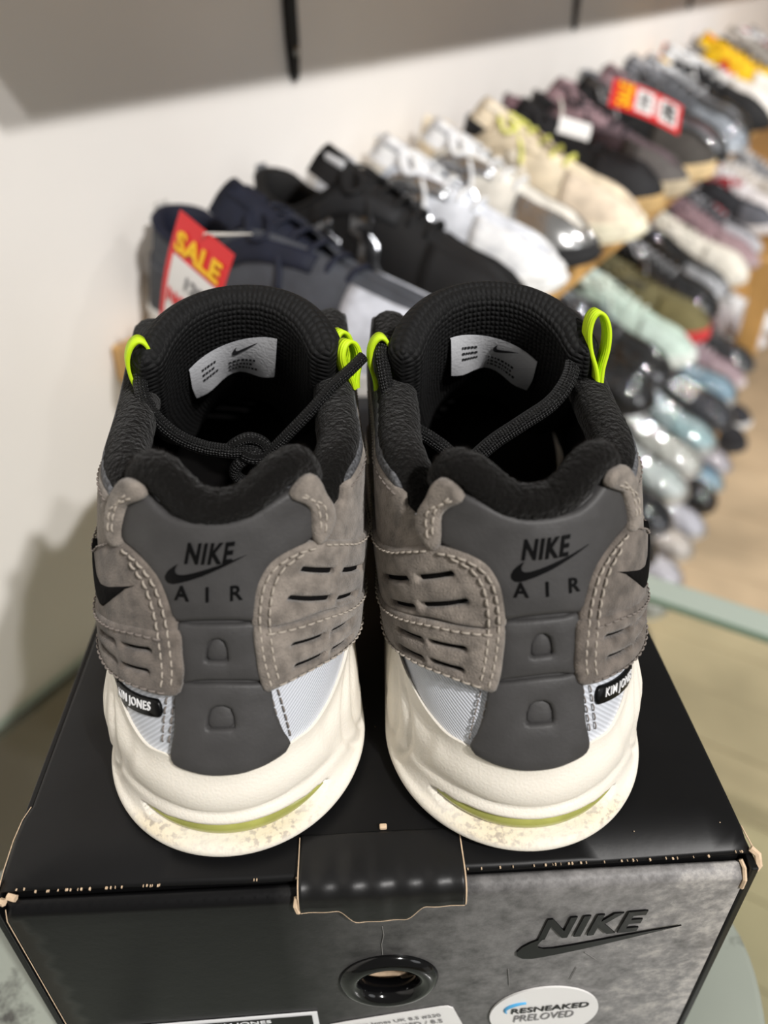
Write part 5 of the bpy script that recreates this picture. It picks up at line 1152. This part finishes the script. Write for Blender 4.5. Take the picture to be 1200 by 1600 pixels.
# ------------------------------------------------------------------ sale cards and the paper tag
def card(name, TL, TR, BL, label, items, th=.0008, hole=True):
    TL, TR, BL = Vector(TL), Vector(TR), Vector(BL); ex = (TR - TL); ey = (BL - TL); w, h = ex.length, ey.length; ex.normalize(); ey = (ey - ex * ey.dot(ex)).normalized(); ez = ex.cross(ey).normalized()
    if ez.y > 0: ez = -ez
    r = empty(name, TL + (ex * w + ey * h) / 2); tag(r, label, 'sale tag'); C0 = r.location.copy()
    def P(x, y, o): return TL + ex * (x * w) + ey * (y * h) + ez * o - C0
    def rect(nm, x0, y0, x1, y1, o0, o1, m, bend=.003):
        g = 8; V = []
        for o_ in (o1, o0):
            for i in range(g + 1):
                for j in range(g + 1): V.append(P(x0 + (x1 - x0) * i / g, y0 + (y1 - y0) * j / g, o_ + bend * sin((y0 + (y1 - y0) * j / g) * pi)))
        q = g + 1; N_ = q * q; Fc = [(i * q + j, (i + 1) * q + j, (i + 1) * q + j + 1, i * q + j + 1) for i in range(g) for j in range(g)]; Fc += [tuple(x + N_ for x in f)[::-1] for f in Fc]
        bd = [i * q for i in range(q)] + [g * q + j for j in range(1, q)] + [i * q + g for i in range(g - 1, -1, -1)] + [j for j in range(g - 1, 0, -1)]
        Fc += [(bd[i], bd[(i + 1) % len(bd)], bd[(i + 1) % len(bd)] + N_, bd[i] + N_) for i in range(len(bd))]
        return fix_normals(mesh_obj(nm, V, Fc, m, r, smooth=False))
    for it in items:
        if it[0] == 'rect': rect(*it[1:])
        else:
            _, nm, s_, x0, y0, x1, y1, m, rot = it; v, f = text_geo(s_, 0, .03); wm = max(p[0] for p in v)
            def fm(x, y, off):
                a, b = x / wm, 1 - y
                if rot: X, Y = x0 + (x1 - x0) * b, y1 - (y1 - y0) * a
                else: X, Y = x0 + (x1 - x0) * a, y0 + (y1 - y0) * b
                return P(X, Y, .0015 + off + .003 * sin(Y * pi))
            fix_normals(mesh_obj(nm, *relief(v, f, fm, .0003), m, r, smooth=False))
    return r, P
c1, P1 = card('sale_tag', (-.123, .5, .114), (-.0856, .46, .098), (-.146, .5, .041), 'red and white SALE card hanging on the grey and navy sneaker', [
    ('rect', 'card', 0, 0, 1, 1, -.0004, .0004, M['red_card']), ('rect', 'price_field', .10, .33, .90, .96, .0004, .0010, M['paper']),
    ('text', 'card_lettering', 'SALE', .10, .12, .92, .29, M['yellow_print'], False), ('text', 'card_lettering', '120', .42, .42, .76, .53, M['ink_grey'], False), ('text', 'card_lettering', 'NOW', .14, .61, .78, .73, M['red_card'], False), ('text', 'card_lettering', '\u00a3', .16, .80, .28, .92, M['ink'], False)])
tube('tag_string', catmull([P1(.5, .04, .001), P1(.56, -.01, .003), P1(.62, -.03, -.012), P1(.60, -.02, -.03), P1(.5, .03, -.002)], 5), .0005, M['string'], c1, seg=6)
def pix(x, y, Y):
    d = rt * ((x - 600) / F_PX) + up * ((800 - y) / F_PX) + fw; return Vector((0, 0, CAM_H)) + d * (Y / d.y)
c2, P2 = card('sale_tag', (.2671, 1.0, .1011), (.2836, 1.05, .1237), (.3534, 1.0, .0777), 'red SALE card with yellow word lying across the grey sneakers on the top shelf', [
    ('rect', 'card', 0, 0, 1, 1, -.0004, .0004, M['red_card']), ('rect', 'price_field', .12, .34, .88, .58, .0004, .0010, M['paper']), ('rect', 'price_field', .12, .68, .88, .94, .0004, .0010, M['paper']),
    ('text', 'card_lettering', 'SALE', .08, .08, .92, .28, M['yellow_print'], False), ('text', 'card_lettering', 'NOW', .2, .595, .8, .665, M['paper'], False), ('text', 'card_lettering', '100', .25, .39, .75, .52, M['ink_grey'], False), ('text', 'card_lettering', '\u00a380', .2, .72, .8, .9, M['ink'], False)])
c3, P3 = card('paper_tag', (.1945, .915, .1040), (.2295, .915, .0945), (.1940, .905, .0885), 'blank white paper tag hanging on a string in front of the black sneakers', [('rect', 'card', 0, 0, 1, 1, -.0003, .0003, M['paper'])])
tube('tag_string', catmull([P3(.06, .1, .001), P3(.03, -1.0, -.01), P3(.08, -1.9, -.03), P3(.16, -1.2, -.02), P3(.1, .1, -.001)], 5), .0008, M['string'], c3, seg=6)
